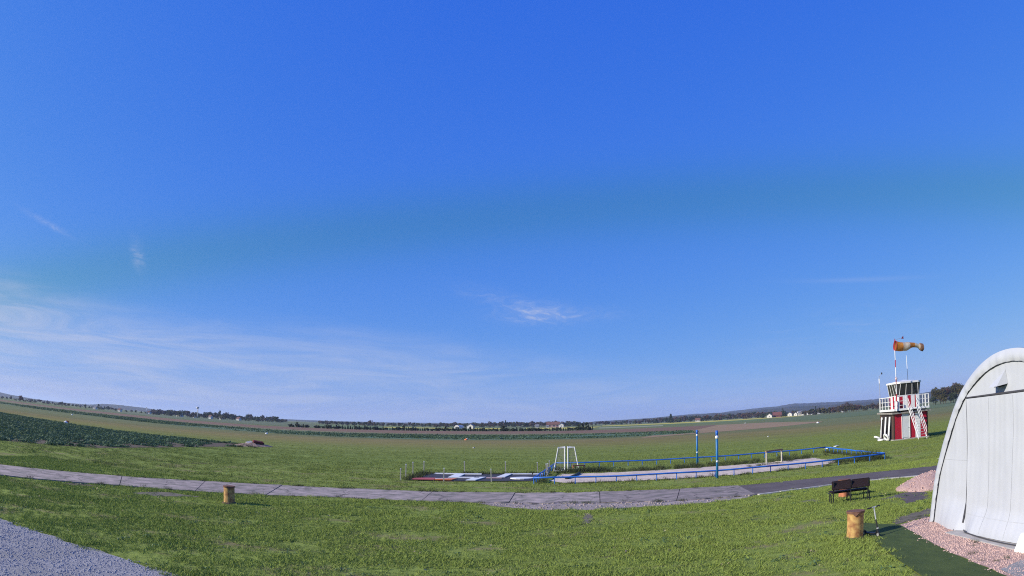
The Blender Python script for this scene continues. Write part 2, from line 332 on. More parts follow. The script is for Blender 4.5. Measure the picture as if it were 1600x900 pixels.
sheet('yellow_field', [polar(bearing(822), 460), polar(bearing(916), 430), polar(bearing(940), 620), polar(bearing(822), 620)], 0.05, mustard_m)
sheet('yellow_field', [polar(bearing(600), 560), polar(bearing(708), 520), polar(bearing(708), 640), polar(bearing(600), 680)], 0.05, mustard_m)
sheet('pale_field', [polar(bearing(935), 420), polar(bearing(1035), 440), polar(bearing(1035), 520), polar(bearing(935), 500)], 0.04, mat('pale_stubble', (0.3, 0.3, 0.19), (0.24, 0.25, 0.14), 0.05, 1))
sheet('green_field', [polar(bearing(925), 540), polar(bearing(1200), 470), polar(bearing(1200), 800), polar(bearing(925), 700)], 0.03, green_field_m)
sheet('yellow_field', [polar(bearing(940), 660), polar(bearing(1180), 690), polar(bearing(1250), 700), polar(bearing(1250), 900), polar(bearing(1100), 1000), polar(bearing(940), 800)], 0.06, mustard_m)
sheet('winter_wheat_field', [polar(bearing(1185), 330), polar(bearing(1275), 300), polar(bearing(1420), 300), polar(bearing(1500), 330), polar(bearing(1500), 620), polar(bearing(1230), 560)], 0.035, mat('winter_wheat', (0.095, 0.13, 0.045), (0.11, 0.145, 0.055), 0.04, 1))
sheet('stubble_field', [polar(bearing(300), 460), polar(bearing(450), 390), polar(bearing(500), 380), polar(bearing(490), 900), polar(bearing(200), 900), polar(bearing(150), 640)], 0.03, mat('light_green_field', (0.12, 0.14, 0.06), (0.1, 0.125, 0.05), 0.03, 1))

PATH_FAR = [(-38, 16.5), (-32, 21.4), (-26.1, 26), (-20.4, 30.3), (-16.4, 32.8), (-12.4, 34.3), (-8.4, 34.9), (-4.2, 34.6), (0.1, 34.4), (4.4, 34.0), (8.5, 33.4), (11.5, 32.8)]
PATH_NEAR = [(-34.5, 12.7), (-28.9, 17.7), (-23, 22.4), (-18.0, 26.5), (-14.6, 28.1), (-11.4, 29.3), (-8.2, 30.5), (-4.2, 30.3), (-0.2, 29.9), (3.8, 29.2), (7.1, 28.5), (10.8, 28.3)]
ASP_FAR = [(11.5, 32.8), (15.4, 32.7), (19.4, 31.8), (22.6, 30.4), (28, 27.4), (36, 22.6)]
ASP_NEAR = [(10.8, 28.3), (15.4, 28.9), (17.5, 28.4), (20, 26.9), (25, 23.9), (33, 19)]
RUBBLE = [(-1.8, 30.0), (-1.0, 29.0), (0.7, 27.6), (1.8, 27.2), (3.6, 26.9), (5.2, 27.2), (7.9, 27.0), (9.9, 27.5), (10.8, 28.28), (7.1, 28.5), (3.8, 29.2), (-0.2, 29.88)]
COURT = [(1.2, 39.2), (24.3, 38.6), (26.9, 52.9), (3.4, 53.7)]
SAND = [(2.2, 41.0), (2.9, 39.7), (7.6, 39.5), (13.6, 39.2), (19.5, 40.0), (22.0, 41.0), (22.8, 47.1), (18.6, 46.9), (13.9, 47.2), (8.9, 47.0), (5.7, 46.6), (3.3, 46.8)]
SIGNAL = [(-6.5, 41.4), (1.1, 41.3), (2.3, 47.1), (-6.1, 47.3)]
GRAVEL = [(-14.3, 14.4), (-12.7, 14.2), (-10.6, 13.7), (-8.9, 13.3), (-7.1, 12.8), (-5.8, 11.8), (-5.2, 9), (-24, 9), (-24, 15.5), (-18, 15.0)]
MATTING = [(9.75, 16.3), (9.9, 18.0), (10.5, 18.2), (11.15, 16.75), (9.9, 12.7), (9.2, 9.5), (8.6, 7), (7.2, 7), (8.0, 10.8), (8.6, 13.0), (9.2, 14.9)]
PINK = [(11.15, 16.78), (12.4, 17.1), (16, 16.6), (15, 7), (8.62, 7), (9.22, 9.5), (9.92, 12.7)]
CROP = [(-240, 170), (-106.5, 106.3), (-59, 89), (-41, 86.5), (-36, 83), (-33.5, 76), (-35, 66), (-35.6, 48.5), (-40.8, 40.7), (-75, 22), (-170, 20)]
PATCHES = [([(-16.2, 24.6), (-14.8, 24.9), (-13.5, 26.4), (-15.2, 26.7), (-16.0, 25.8)], dry_soil), ([(-19.8, 23.7), (-18.6, 24.4), (-18.4, 25.3), (-19.6, 25.1)], soil), ([(2.7, 26.0), (3.05, 25.8), (2.7, 23.3), (2.4, 23.2)], dry_soil),
           ([(11.2, 24.7), (12.2, 24.9), (12.0, 24.0), (11.4, 24.2)], dry_soil), ([(-23.1, 43.6), (-22.1, 44.9), (-22.3, 45.4), (-23.3, 44.0)], soil),
           ([(11.1, 17.0), (13.6, 17.4), (13.5, 18.5), (11.6, 17.9)], dry_soil), ([(13.8, 22.2), (15.4, 22.9), (16.5, 22.8), (15, 20.5), (13.8, 20.3), (14.4, 21.6)], asphalt)]
pb = tag(sheet('concrete_path', PATH_NEAR + PATH_FAR[::-1], 0.006, soil))
for i in range(len(PATH_FAR) - 1):
    rnd = random.Random(i)
    q = [Vector((*PATH_NEAR[i], 0)), Vector((*PATH_NEAR[i + 1], 0)), Vector((*PATH_FAR[i + 1], 0)), Vector((*PATH_FAR[i], 0))]
    u = (q[1] - q[0]).normalized() * 0.018; w = (q[2] - q[3]).normalized() * 0.018
    q = [q[0] + u, q[1] - u, q[2] - w, q[3] + w]
    near = [q[0].lerp(q[1], k / 12) for k in range(13)]; far = [q[2].lerp(q[3], k / 6) for k in range(7)]
    near = [p + Vector((0, rnd.uniform(-0.13, 0.06), 0)) if 0 < k < 12 else p for k, p in enumerate(near)]
    far = [p + Vector((0, rnd.uniform(-0.05, 0.07), 0)) if 0 < k < 6 else p for k, p in enumerate(far)]
    h = rnd.uniform(0.03, 0.05); a, b_ = rnd.uniform(-0.002, 0.002), rnd.uniform(-0.002, 0.002)
    pts = near + far; cx = sum(p.x for p in pts) / len(pts); cy = sum(p.y for p in pts) / len(pts)
    m = MB(); n = len(pts)
    m.v = [(p.x, p.y, 0.0) for p in pts] + [(p.x, p.y, h + (p.x - cx) * a + (p.y - cy) * b_) for p in pts]
    m.f = [tuple(range(n, 2 * n))] + [(k, (k + 1) % n, n + (k + 1) % n, n + k) for k in range(n)]
    m.build('slab', concrete, pb)
sheet('asphalt_lane', ASP_NEAR + ASP_FAR[::-1], 0.02, asphalt)
sheet('broken_path_edge', rough_edge(RUBBLE, 0.3, 0.1, 3), 0.012, concrete)
kl = empty('kerb', (0, 0, 0), kind='structure')
ks = [(10.85, 28.2), (12.0, 28.38), (13.1, 28.55), (14.2, 28.7), (15.3, 28.82), (16.4, 28.6), (17.4, 28.3), (18.4, 27.75), (19.4, 27.15)]
for i in range(len(ks) - 1):
    a, b_ = Vector((*ks[i], 0)), Vector((*ks[i + 1], 0)); L = (b_ - a).length
    MB().box(((a.x + b_.x) / 2, (a.y + b_.y) / 2, 0.02 + random.uniform(-0.01, 0.01)), (L - 0.05, 0.2, 0.08), math.atan2(b_.y - a.y, b_.x - a.x) + random.uniform(-0.02, 0.02)).build('kerb_stone', kerb_m, kl, bevel=0.01)
sheet('court_sand', rough_edge(SAND, 0.5, 0.35, 5), 0.03, sand)
sheet('grey_gravel_yard', rough_edge(GRAVEL, 0.25, 0.22, 2), 0.02, grey_gravel)
sheet('green_matting', rough_edge(MATTING[:4], 0.5, 0.03, 1)[:-1] + MATTING[3:], 0.03, mat_green)
sheet('pink_gravel_bed', rough_edge(PINK, 0.4, 0.04, 4), 0.024, pink_gravel)
sheet('grey_gravel_yard', [(9.5, 10.15), (10.3, 10.3), (10.9, 9.3), (10.6, 7.6), (9.0, 7.6), (9.2, 9.2)], 0.034, grey_gravel)
for i, (p, m) in enumerate(PATCHES): sheet('bare_patch', rough_edge(p, 0.2, 0.16, i), 0.01, m)
sheet('crop_soil', CROP, 0.012, soil)

# ------------------------------------------------------------------ scattered ground cover (grass, leaves, pebbles) with geometry nodes
def scatter(name, cells, mat_, shape, label, cat, z=0.0):
    """cells: list of (x, y, size, density, scale): one small quad each, that many clumps per square metre"""
    vs, fs, dn, sc = [], [], [], []
    for x, y, s, d, k in cells:
        o = len(vs); h = s / 2; vs += [(x - h, y - h, z), (x + h, y - h, z), (x + h, y + h, z), (x - h, y + h, z)]; fs.append((o, o + 1, o + 2, o + 3)); dn += [d] * 4; sc += [k] * 4
    me = bpy.data.meshes.new(name); me.from_pydata(vs, [], fs); me.materials.append(mat_)
    a = me.attributes.new('dens', 'FLOAT', 'POINT'); a.data.foreach_set('value', dn)
    a = me.attributes.new('scl', 'FLOAT', 'POINT'); a.data.foreach_set('value', sc)
    o = bpy.data.objects.new(name, me); col.objects.link(o); tag(o, label, cat, kind='stuff')
    g = bpy.data.node_groups.new(name, 'GeometryNodeTree')
    g.interface.new_socket('Geometry', in_out='INPUT', socket_type='NodeSocketGeometry'); g.interface.new_socket('Geometry', in_out='OUTPUT', socket_type='NodeSocketGeometry')
    def nn(t, **kw):
        n = g.nodes.new(t)
        for k, v in kw.items(): setattr(n, k, v)
        return n
    def rv(lo, hi, seed, vec=True):
        n = nn('FunctionNodeRandomValue', data_type='FLOAT_VECTOR' if vec else 'FLOAT')
        i = 0 if vec else 2
        n.inputs[i].default_value = lo; n.inputs[i + 1].default_value = hi; n.inputs['Seed'].default_value = seed
        return n.outputs[0 if vec else 1]
    L = g.links.new
    gi, go = nn('NodeGroupInput'), nn('NodeGroupOutput')
    if shape['t'] == 'stone':
        ic = nn('GeometryNodeMeshIcoSphere'); ic.inputs['Radius'].default_value = shape['r']; ic.inputs['Subdivisions'].default_value = 1
        clump = ic.outputs['Mesh']
    else:
        gr = nn('GeometryNodeMeshGrid'); s = shape['w']
        gr.inputs[0].default_value = s; gr.inputs[1].default_value = s; gr.inputs[2].default_value = 2; gr.inputs[3].default_value = 2
        dp = nn('GeometryNodeDistributePointsOnFaces'); L(gr.outputs['Mesh'], dp.inputs['Mesh']); dp.inputs['Density'].default_value = shape['n'] / (s * s); dp.inputs['Seed'].default_value = 3
        if shape['t'] == 'blade':
            b = nn('GeometryNodeMeshCone', fill_type='NONE'); b.inputs['Vertices'].default_value = 3; b.inputs['Radius Top'].default_value = 0.0; b.inputs['Radius Bottom'].default_value = shape['r']; b.inputs['Depth'].default_value = shape['h']
            bo = b.outputs['Mesh']
        else:
            b = nn('GeometryNodeMeshGrid'); b.inputs[0].default_value = shape['h']; b.inputs[1].default_value = shape['r']; b.inputs[2].default_value = 2; b.inputs[3].default_value = 2
            tr = nn('GeometryNodeTransform'); tr.inputs['Translation'].default_value = (0, 0, shape['h'] * 0.7); L(b.outputs['Mesh'], tr.inputs[0]); bo = tr.outputs[0]
        ip = nn('GeometryNodeInstanceOnPoints'); L(dp.outputs['Points'], ip.inputs['Points']); L(bo, ip.inputs['Instance'])
        lean = shape.get('lean', 0.55)
        L(rv((-lean, -lean, 0), (lean, lean, 6.28), 1), ip.inputs['Rotation']); L(rv((0.5,) * 3, (1.2,) * 3, 2, True), ip.inputs['Scale'])
        rl = nn('GeometryNodeRealizeInstances'); L(ip.outputs[0], rl.inputs[0]); clump = rl.outputs[0]
    sm = nn('GeometryNodeSetMaterial'); L(clump, sm.inputs[0]); sm.inputs['Material'].default_value = mat_
    d2 = nn('GeometryNodeDistributePointsOnFaces'); L(gi.outputs[0], d2.inputs['Mesh'])
    na = nn('GeometryNodeInputNamedAttribute', data_type='FLOAT'); na.inputs['Name'].default_value = 'dens'; L(na.outputs[0], d2.inputs['Density'])
    ns = nn('GeometryNodeInputNamedAttribute', data_type='FLOAT'); ns.inputs['Name'].default_value = 'scl'
    i2 = nn('GeometryNodeInstanceOnPoints'); L(d2.outputs['Points'], i2.inputs['Points']); L(sm.outputs[0], i2.inputs['Instance'])
    L(rv((0, 0, 0), (0.3 if shape['t'] != 'stone' else 6.28, 0.3 if shape['t'] != 'stone' else 6.28, 6.28), 5), i2.inputs['Rotation'])
    mu = nn('ShaderNodeMath', operation='MULTIPLY'); L(rv(0.55, 1.45, 6, False), mu.inputs[0]); L(ns.outputs[0], mu.inputs[1])
    L(mu.outputs[0], i2.inputs['Scale'])
    L(i2.outputs[0], go.inputs[0])
    md = o.modifiers.new('scatter', 'NODES'); md.node_group = g
    return o
HOLES = [PATH_NEAR + PATH_FAR[::-1], ASP_NEAR + ASP_FAR[::-1], RUBBLE, GRAVEL, MATTING, PINK, SAND, SIGNAL, CROP, [(12, 17), (30, 16), (30, 5), (11, 5)]] 
def cells_in(x0, x1, y0, y1, s, fn):
    out = []
    nx, ny = int((x1 - x0) / s), int((y1 - y0) / s)
    for i in range(nx):
        for j in range(ny):
            x, y = x0 + (i + 0.5) * s, y0 + (j + 0.5) * s
            if abs(math.degrees(math.atan2(x, y))) > 50: continue
            r = fn(x, y)
            jx = x + 0.28 * pnoise(Vector((x * 1.1, y * 1.1, 20))); jy = y + 0.42 * pnoise(Vector((x * 0.9, y * 0.9, 30))) + 0.3 * pnoise(Vector((x * 3.1, y * 3.1, 40)))
            if r and r[0] > 0 and not any(inside((jx, jy), h) for h in HOLES): out.append((x, y, s, *r))
    return out
def near_d(x, y):
    w = pnoise(Vector((x * 0.16, y * 0.22, 11))) + 0.5 * pnoise(Vector((x * 0.6, y * 0.8, 12)))
    if any(inside((x, y), p) for p, _ in PATCHES): return (5, 0.6)
    k = 0.6 + 0.8 * pnoise(Vector((x * 0.5, y * 0.5, 0))) + 0.7 * pnoise(Vector((x * 1.7, y * 1.7, 3)))
    w2 = pnoise(Vector((x * 0.4, y * 0.55, 21)))
    return (max(6, (34 + 42 * k) * (0.3 if w2 > 0.24 else 1.0)), max(0.5, 0.95 + 0.5 * k))
scatter('lawn_grass', cells_in(-30, 30, 8.4, 34.6, 0.3, near_d), grass_m, dict(t='blade', w=0.2, n=18, r=0.007, h=0.06, lean=1.25), 'short green lawn grass in front of and beside the concrete path', 'grass')
def mid_d(x, y):
    k = pnoise(Vector((x * 0.25, y * 0.4, 8))) + 0.6 * pnoise(Vector((x, y * 1.5, 5)))
    f = 1 - max(0, min(1, (y + 6 * k - 52) / 58))
    return (max(1.2, 9 + 9 * k) * f * f, max(0.6, 1.0 + 0.4 * k))
scatter('meadow_grass', cells_in(-95, 75, 33, 118, 0.9, mid_d), meadow_m, dict(t='blade', w=0.5, n=18, r=0.012, h=0.07, lean=1.3), 'mown airfield grass beyond the concrete path', 'grass')
HS = HOLES; HOLES = []
def weeds():
    out = []; rnd = random.Random(4)
    def line(a, b, w, n, sc):
        for _ in range(n):
            t = rnd.random(); out.append((a[0] + (b[0] - a[0]) * t + rnd.gauss(0, w), a[1] + (b[1] - a[1]) * t + rnd.gauss(0, w), 0.3, rnd.uniform(6, 22), sc * rnd.uniform(0.5, 1.3)))
    line((3.5, 47.6), (22.5, 47.7), 0.4, 120, 1.2); line((9, 48.2), (24, 49.5), 0.8, 120, 1.3); line((1.3, 39.4), (24.2, 38.9), 0.16, 70, 0.8); line((21.5, 41), (24.1, 38.9), 0.35, 60, 1.3)
    line(SIGNAL[3], SIGNAL[2], 0.14, 70, 1.1); line(SIGNAL[0], SIGNAL[3], 0.14, 50, 1.2); line((3.6, 48), (6.6, 48.6), 0.3, 70, 1.5); line((1.5, 40), (3.3, 53), 0.2, 40, 1.0)
    line((-33, 76), (-36, 84), 1.2, 50, 1.2); line((24.5, 39.5), (26.5, 52.5), 0.25, 50, 1.1); line((16.5, 44.2), (20.5, 46.6), 0.3, 30, 0.7); line((23.6, 39.6), (24.6, 40.6), 0.25, 40, 2.3)
    line((10.25, 11.7), (9.9, 10.5), 0.16, 12, 0.35); line((10.9, 12.9), (10.8, 12.6), 0.06, 4, 0.5); line((11.2, 17.0), (12.9, 17.5), 0.15, 10, 0.3)
    for i in range(len(PATH_NEAR) - 1): line(PATH_NEAR[i], PATH_NEAR[i + 1], 0.09, 9, 0.55); line(PATH_FAR[i], PATH_FAR[i + 1], 0.08, 12, 0.6)
    return out
scatter('dark_weeds', weeds(), weed_m, dict(t='blade', w=0.34, n=22, r=0.012, h=0.24, lean=0.9), 'dark dry weeds along the court edges and panel border', 'weeds')
def lawn_weed(x, y):
    k = pnoise(Vector((x * 0.35, y * 0.5, 50))) + 0.6 * pnoise(Vector((x * 1.5, y * 1.5, 51)))
    return (2.6 * max(0, k) ** 1.2 * 3, 0.6 + 0.6 * random.random()) if k > 0.12 and not any(inside((x, y), h) for h in HS) else None
scatter('lawn_weeds', cells_in(-28, 22, 8.8, 30, 0.6, lawn_weed), mat('broad_weed_leaves', (0.07, 0.13, 0.05), (0.11, 0.17, 0.06), 1.5, 0.6, trans=0.2), dict(t='leaf', w=0.26, n=14, r=0.035, h=0.055, lean=1.3), 'small dark broad leaved weeds dotted over the lawn', 'weeds')
def litter(x, y):
    return (0.5 + random.random() * 0.8, random.uniform(0.6, 1.3)) if not any(inside((x, y), h) for h in HS) and random.random() < 0.35 else None
scatter('dry_leaf_litter', cells_in(-28, 22, 8.8, 30, 0.8, litter), mat('dry_leaves', (0.42, 0.36, 0.22), (0.3, 0.22, 0.11), 2, 0.8, trans=0.1), dict(t='leaf', w=0.3, n=3, r=0.03, h=0.045, lean=0.7), 'pale dry leaves and straws scattered on the lawn', 'leaf litter')
def crop_d(x, y):
    if not inside((x, y), CROP): return None
    d = math.hypot(x, y)
    if x > -46 and random.random() < (x + 46) / 14: return None
    return (7.5 if d < 75 else 4.5, 1.0 if d < 75 else 1.2)
scatter('crop_leaves', cells_in(-150, -32, 34, 125, 1.5, crop_d), crop_m, dict(t='leaf', w=0.5, n=13, r=0.08, h=0.19, lean=1.25), 'dark green leafy crop in the field at left', 'crop')
def in_band(x, y):
    poly = SF + SB[::-1]
    if not inside((x, y), poly): return None
    return (0.35 * max(0.0, 0.9 + 2.2 * pnoise(Vector((x * 0.02, y * 0.07, 2)))), 1.0)
scatter('far_crop_leaves', cells_in(-330, 60, 150, 320, 5.0, in_band), mat('far_leaves', (0.06, 0.105, 0.045), (0.085, 0.13, 0.06), 0.1, 0.7, trans=0.2), dict(t='leaf', w=2.0, n=16, r=0.2, h=0.22, lean=1.25), 'green crop rows in the strip beyond the airfield', 'crop')
def peb(poly, d, s):
    def fn(x, y):
        jx, jy = x + 0.55 * pnoise(Vector((x * 2, y * 2, 1))), y + 0.55 * pnoise(Vector((x * 2, y * 2, 9)))
        if inside((x, y), poly): return (d * (0.5 + random.random()), s * random.uniform(0.8, 1.25))
        return (d * 0.12, s) if inside((jx, jy), poly) else None
    return fn
scatter('grey_pebbles', cells_in(-20, -4.5, 9.5, 16, 0.3, peb(GRAVEL, 170, 1)), pebble_grey, dict(t='stone', r=0.018), 'loose grey pebbles on the gravel yard at left', 'gravel', 0.02)
scatter('pink_pebbles', cells_in(8.8, 14.5, 8.5, 17.2, 0.25, peb(PINK, 260, 1)), pebble_pink, dict(t='stone', r=0.0165), 'loose pinkish pebbles around the white hangar', 'gravel', 0.024)
def rub(x, y): return (14, random.uniform(0.6, 1.6)) if inside((x, y), RUBBLE) else None
scatter('path_rubble', cells_in(-2, 11, 26.8, 30.2, 0.25, rub), concrete, dict(t='stone', r=0.035), 'small broken concrete bits along the path edge', 'rubble', 0.012)
HOLES = HS

# ------------------------------------------------------------------ fabric hangar
hg = empty('fabric_hangar', (12.1, 16.45, 0), math.atan2(-0.995, -0.1), label='big white tarpaulin arch hangar with a closed curtain door at right', cat='hangar')
half = [(0, 0), (0.11, 0.69), (0.29, 1.46), (0.68, 2.21), (0.99, 2.72), (1.39, 3.28), (1.78, 3.69), (2.16, 3.97), (2.69, 4.26), (3.2, 4.45), (3.67, 4.56), (4.25, 4.6)]
prof = half + [(8.5 - s_, z_) for s_, z_ in half[-2::-1]]
def resample(p, n):
    L = [0]
    for a, b in zip(p, p[1:]): L.append(L[-1] + math.hypot(b[0] - a[0], b[1] - a[1]))
    return [(float(np.interp(t, L, [q[0] for q in p])), float(np.interp(t, L, [q[1] for q in p]))) for t in np.linspace(0, L[-1], n)]
PR = resample(prof, 121)
# smooth the profile a little
for _ in range(6): PR = [PR[0]] + [((PR[i - 1][0] + 2 * PR[i][0] + PR[i + 1][0]) / 4, (PR[i - 1][1] + 2 * PR[i][1] + PR[i + 1][1]) / 4) for i in range(1, 120)] + [PR[-1]]
def inset(p, d):
    out = []
    for i, (s_, z_) in enumerate(p):
        a, b = p[max(i - 1, 0)], p[min(i + 1, len(p) - 1)]; t = Vector((b[0] - a[0], b[1] - a[1])).normalized()
        out.append((s_ + t.y * d, z_ - t.x * d))
    return out
INN = inset(PR, 0.30); INN[0] = (0.2, 0.0); INN[-1] = (8.3, 0.0)
fz = lambda *a: pnoise(Vector(a))
m = MB()                                                     # side and roof cover, running back from the front arch
NR = 57
for k in range(NR):
    y_ = k * 0.25; rib = 0.035 * abs(math.sin(math.pi * y_ / 2.0)); q = inset(PR, rib)
    m.v += [(s_, y_, max(z_, 0)) for s_, z_ in q]
m.f = [(k * 121 + i, k * 121 + i + 1, (k + 1) * 121 + i + 1, (k + 1) * 121 + i) for k in range(NR - 1) for i in range(120)]
m.build('roof_cover', fabric, hg, smooth=True)
m = MB(); m.v = [(s_, 14.0, max(z_, 0)) for s_, z_ in PR]; m.f = [tuple(range(121))]; m.build('back_wall', fabric, hg)
m = MB(); rows = 6                                            # ruffled strip round the arch
for j in range(rows):
    a = j / (rows - 1)
    for i in range(121):
        s_ = PR[i][0] * (1 - a) + INN[i][0] * a; z_ = PR[i][1] * (1 - a) + INN[i][1] * a
        m.v.append((s_, -0.02 - 0.07 * math.sin(a * math.pi * 0.8) - 0.035 * fz(i * 0.55, a, 1) * (0.2 + a) - 0.02 * a * math.sin(i * 1.9), max(0.0, z_)))
m.f = [(j * 121 + i, j * 121 + i + 1, (j + 1) * 121 + i + 1, (j + 1) * 121 + i) for j in range(rows - 1) for i in range(120)]
m.build('valance', fabric, hg, smooth=True)
MB().tube([(s_, -0.055, max(0.02, z_)) for s_, z_ in INN], 0.009, 6).build('seam_rope', dark_line, hg)
archz = lambda s_: float(np.interp(s_, [p[0] for p in PR], [p[1] for p in PR]))
D0, D1, DH = 2.25, 6.25, 3.56
def fabric_y(s_, z_, seed, flare=None):
    y_ = -0.02 - 0.02 * fz(s_ * 2.2, z_ * 0.35, seed) - 0.007 * fz(s_ * 7, z_ * 0.5, seed + 3) - 0.0018 * math.sin(s_ * 26 + 3 * fz(s_, z_, seed)) - 0.05 * max(0, fz(s_ * 0.8, z_ * 0.8, seed + 9))
    return y_ - (flare(s_, z_) if flare else 0)
def sewn(seed, flare, pts, w=0.014):                 # a sewn seam: a narrow doubled strip following the fabric
    m = MB(); P = [(Vector(a), Vector(b)) for a, b in zip(pts, pts[1:])]
    for a, b in P:
        d = (b - a).normalized(); n_ = Vector((-d.y, d.x)) * w / 2; K = 26
        for k in range(K + 1):
            c = a.lerp(b, k / K)
            for sg in (-1, 1):
                q = c + n_ * sg; m.v.append((q.x, fabric_y(q.x, q.y, seed, flare) - 0.006, q.y))
        o = len(m.v) - 2 * (K + 1); m.f += [(o + 2 * k, o + 2 * k + 1, o + 2 * k + 3, o + 2 * k + 2) for k in range(K)]
    return m
def front(name, s0, s1, zlo, ns, nz_, seed, zhi=None, flare=None):
    m = MB()
    for i in range(ns + 1):
        s_ = s0 + (s1 - s0) * i / ns; top = (archz(s_) - 0.12 if zhi is None else zhi)
        for j in range(nz_ + 1):
            z_ = zlo + (max(top, zlo + 0.02) - zlo) * j / nz_
            y_ = fabric_y(s_, z_, seed, flare)
            m.v.append((s_, y_, z_))
    n = nz_ + 1; m.f = [(i * n + j, (i + 1) * n + j, (i + 1) * n + j + 1, i * n + j + 1) for i in range(ns) for j in range(nz_)]
    return m.build(name, fabric, hg, smooth=True)
sm = lambda x: max(0, min(1, x)) ** 2 * (3 - 2 * max(0, min(1, x)))
front('front_panel', 0.1, D0 + 0.1, 0.02, 44, 60, 1, flare=lambda s_, z_: 0.3 * sm(1 - z_ / 0.9) * sm((s_ - 0.3) / 1.5) * (1 - 0.45 * sm((s_ - 2.0) / 0.4)))
front('front_panel', D1 - 0.1, 8.4, 0.02, 44, 60, 2, flare=lambda s_, z_: 0.25 * sm(1 - z_ / 0.9) * sm((8.2 - s_) / 1.7))
front('gable_panel', D0 - 0.05, D1 + 0.05, DH + 0.015, 70, 16, 3)
curtain_flare = (lambda s_, z_: 0.08 + 0.27 * sm(1 - z_ / 0.8) * sm((s_ - D0 + 0.25) / 1.0) * (0.75 + 0.25 * math.cos((s_ - 3.4))) + 0.03 * sm(1 - z_ / 3))
ct = front('door_curtain', D0 + 0.02, D1 - 0.02, 0.06, 110, 60, 4, zhi=DH - 0.03, flare=curtain_flare)
seam_m = mat('seam_stitching', (0.37, 0.385, 0.42))
for s_ in (3.33, 4.45, 5.5): sewn(4, curtain_flare, [(s_, 0.1), (s_ + 0.02, DH - 0.06)]).build('sewn_seam', seam_m, ct)
sewn(4, curtain_flare, [(D0 + 0.06, 0.5), (D1 - 0.06, 0.52)]).build('sewn_seam', seam_m, ct)
for sd, a_, b_ in ((1, 0.45, D0 - 0.05), (2, D1 + 0.05, 8.05)): sewn(sd, None, [(a_, 1.9), (b_, 1.9)]).build('sewn_seam', seam_m, hg)
MB().tube([(D0 + 0.2, -0.3, 0.09)] + [(D0 + 0.2 + t * 3.6, -0.34 - 0.18 * math.sin(t * 3.1), 0.065) for t in np.linspace(0.05, 0.95, 12)], 0.018, 6).build('hem_pole', dark_line, ct)
MB().box(((D0 + D1) / 2, 0.12, DH / 2), (D1 - D0 + 0.3, 0.02, DH + 0.1)).build('door_shade_panel', inside_shade, hg)  # solid panel behind the curtain, coloured as the hangar's inner darkness
MB().tube([(D0 - 0.01, -0.2, 0.25), (D0, -0.1, 0.8), (D0, -0.085, 1.5), (D0 - 0.0, -0.075, DH), (D0 + 1.5, -0.075, DH), (D1, -0.075, DH)], 0.03, 6).build('door_gap_shade', dark_line, hg)  # dark tube standing in for the shaded gap along the curtain edge
m = MB(); m.v = [(3.62, -0.03, 3.78), (4.2, -0.03, 3.78), (4.12, -0.03, 4.12), (3.72, -0.34, 3.74), (4.1, -0.34, 3.74)]
m.f = [(0, 3, 2), (3, 4, 2), (4, 1, 2)]; m.build('vent_hood', fabric, hg)
MB().box((3.9, -0.1, 3.74), (0.34, 0.1, 0.03)).build('vent_mouth', inside_shade, hg)
m = MB().box((4.25, -0.25, 0.0), (4.4, 0.9, 0.09)).build('plinth', plinth_m, hg, bevel=0.015)
for s_ in (0.12, 1.9): MB().tube([(s_, -0.1, 0.28), (s_ + 0.04, -0.34, 0.03)], 0.008, 5).build('guy_strap', dark_line, hg)
# ballast block at the right edge
bb = MB(); bb.add([(0, 0, 0), (0.8, 0, 0), (0.8, 0.5, 0), (0, 0.5, 0), (0.12, 0.1, 0.42), (0.8, 0.1, 0.5), (0.8, 0.4, 0.5), (0.12, 0.4, 0.42)], [(0, 3, 2, 1), (4, 5, 6, 7), (0, 1, 5, 4), (1, 2, 6, 5), (2, 3, 7, 6), (3, 0, 4, 7)])
tag(bb.build('ballast_block', white_paint, bevel=0.03, loc=(10.72, 10.55, 0.02)), 'white slanted ballast block on the pink gravel at the right edge', 'block')
# gravel pile
m = MB(); nr, na = 14, 48
for i in range(nr + 1):
    for k in range(na):
        a = 2 * math.pi * k / na; r_ = i / nr; rr = r_ * (1 + 0.12 * fz(math.cos(a) * 2, math.sin(a) * 2, 4))
        x_, y_ = 1.75 * rr * math.cos(a), 1.55 * rr * math.sin(a)
        m.v.append((x_, y_, 0.02 + 0.85 * (1 - r_) ** 0.9 * (1 - 0.25 * (1 - r_)) + 0.05 * fz(x_ * 3, y_ * 3, 2) + 0.025 * fz(x_ * 11, y_ * 11, 5)) if i < nr else (x_, y_, 0.0))
m.f = [(i * na + k, i * na + (k + 1) % na, (i + 1) * na + (k + 1) % na, (i + 1) * na + k) for i in range(nr) for k in range(na)]
tag(m.build('gravel_pile', pink_gravel, smooth=True, loc=(17.2, 23.3, 0)), 'low pile of pinkish gravel behind the white hangar', 'gravel pile')
gp = []
for _ in range(420):
    a, r_ = random.uniform(0, 6.28), random.random() ** 0.6
    gp.append((a, r_))
m = MB()
for a, r_ in gp:
    x_, y_ = 1.7 * r_ * math.cos(a), 1.5 * r_ * math.sin(a); z_ = 0.03 + 0.85 * (1 - r_) ** 0.9 * (1 - 0.25 * (1 - r_))
    s_ = random.uniform(0.02, 0.05); t_ = random.uniform(0, 3)
    m.box((x_, y_, z_), (s_ * 1.4, s_, s_), M=Euler((t_, t_ * 2, t_ * 3)).to_matrix())
tag(m.build('stones', pebble_pink, bpy.data.objects['gravel_pile']), kind='stuff')

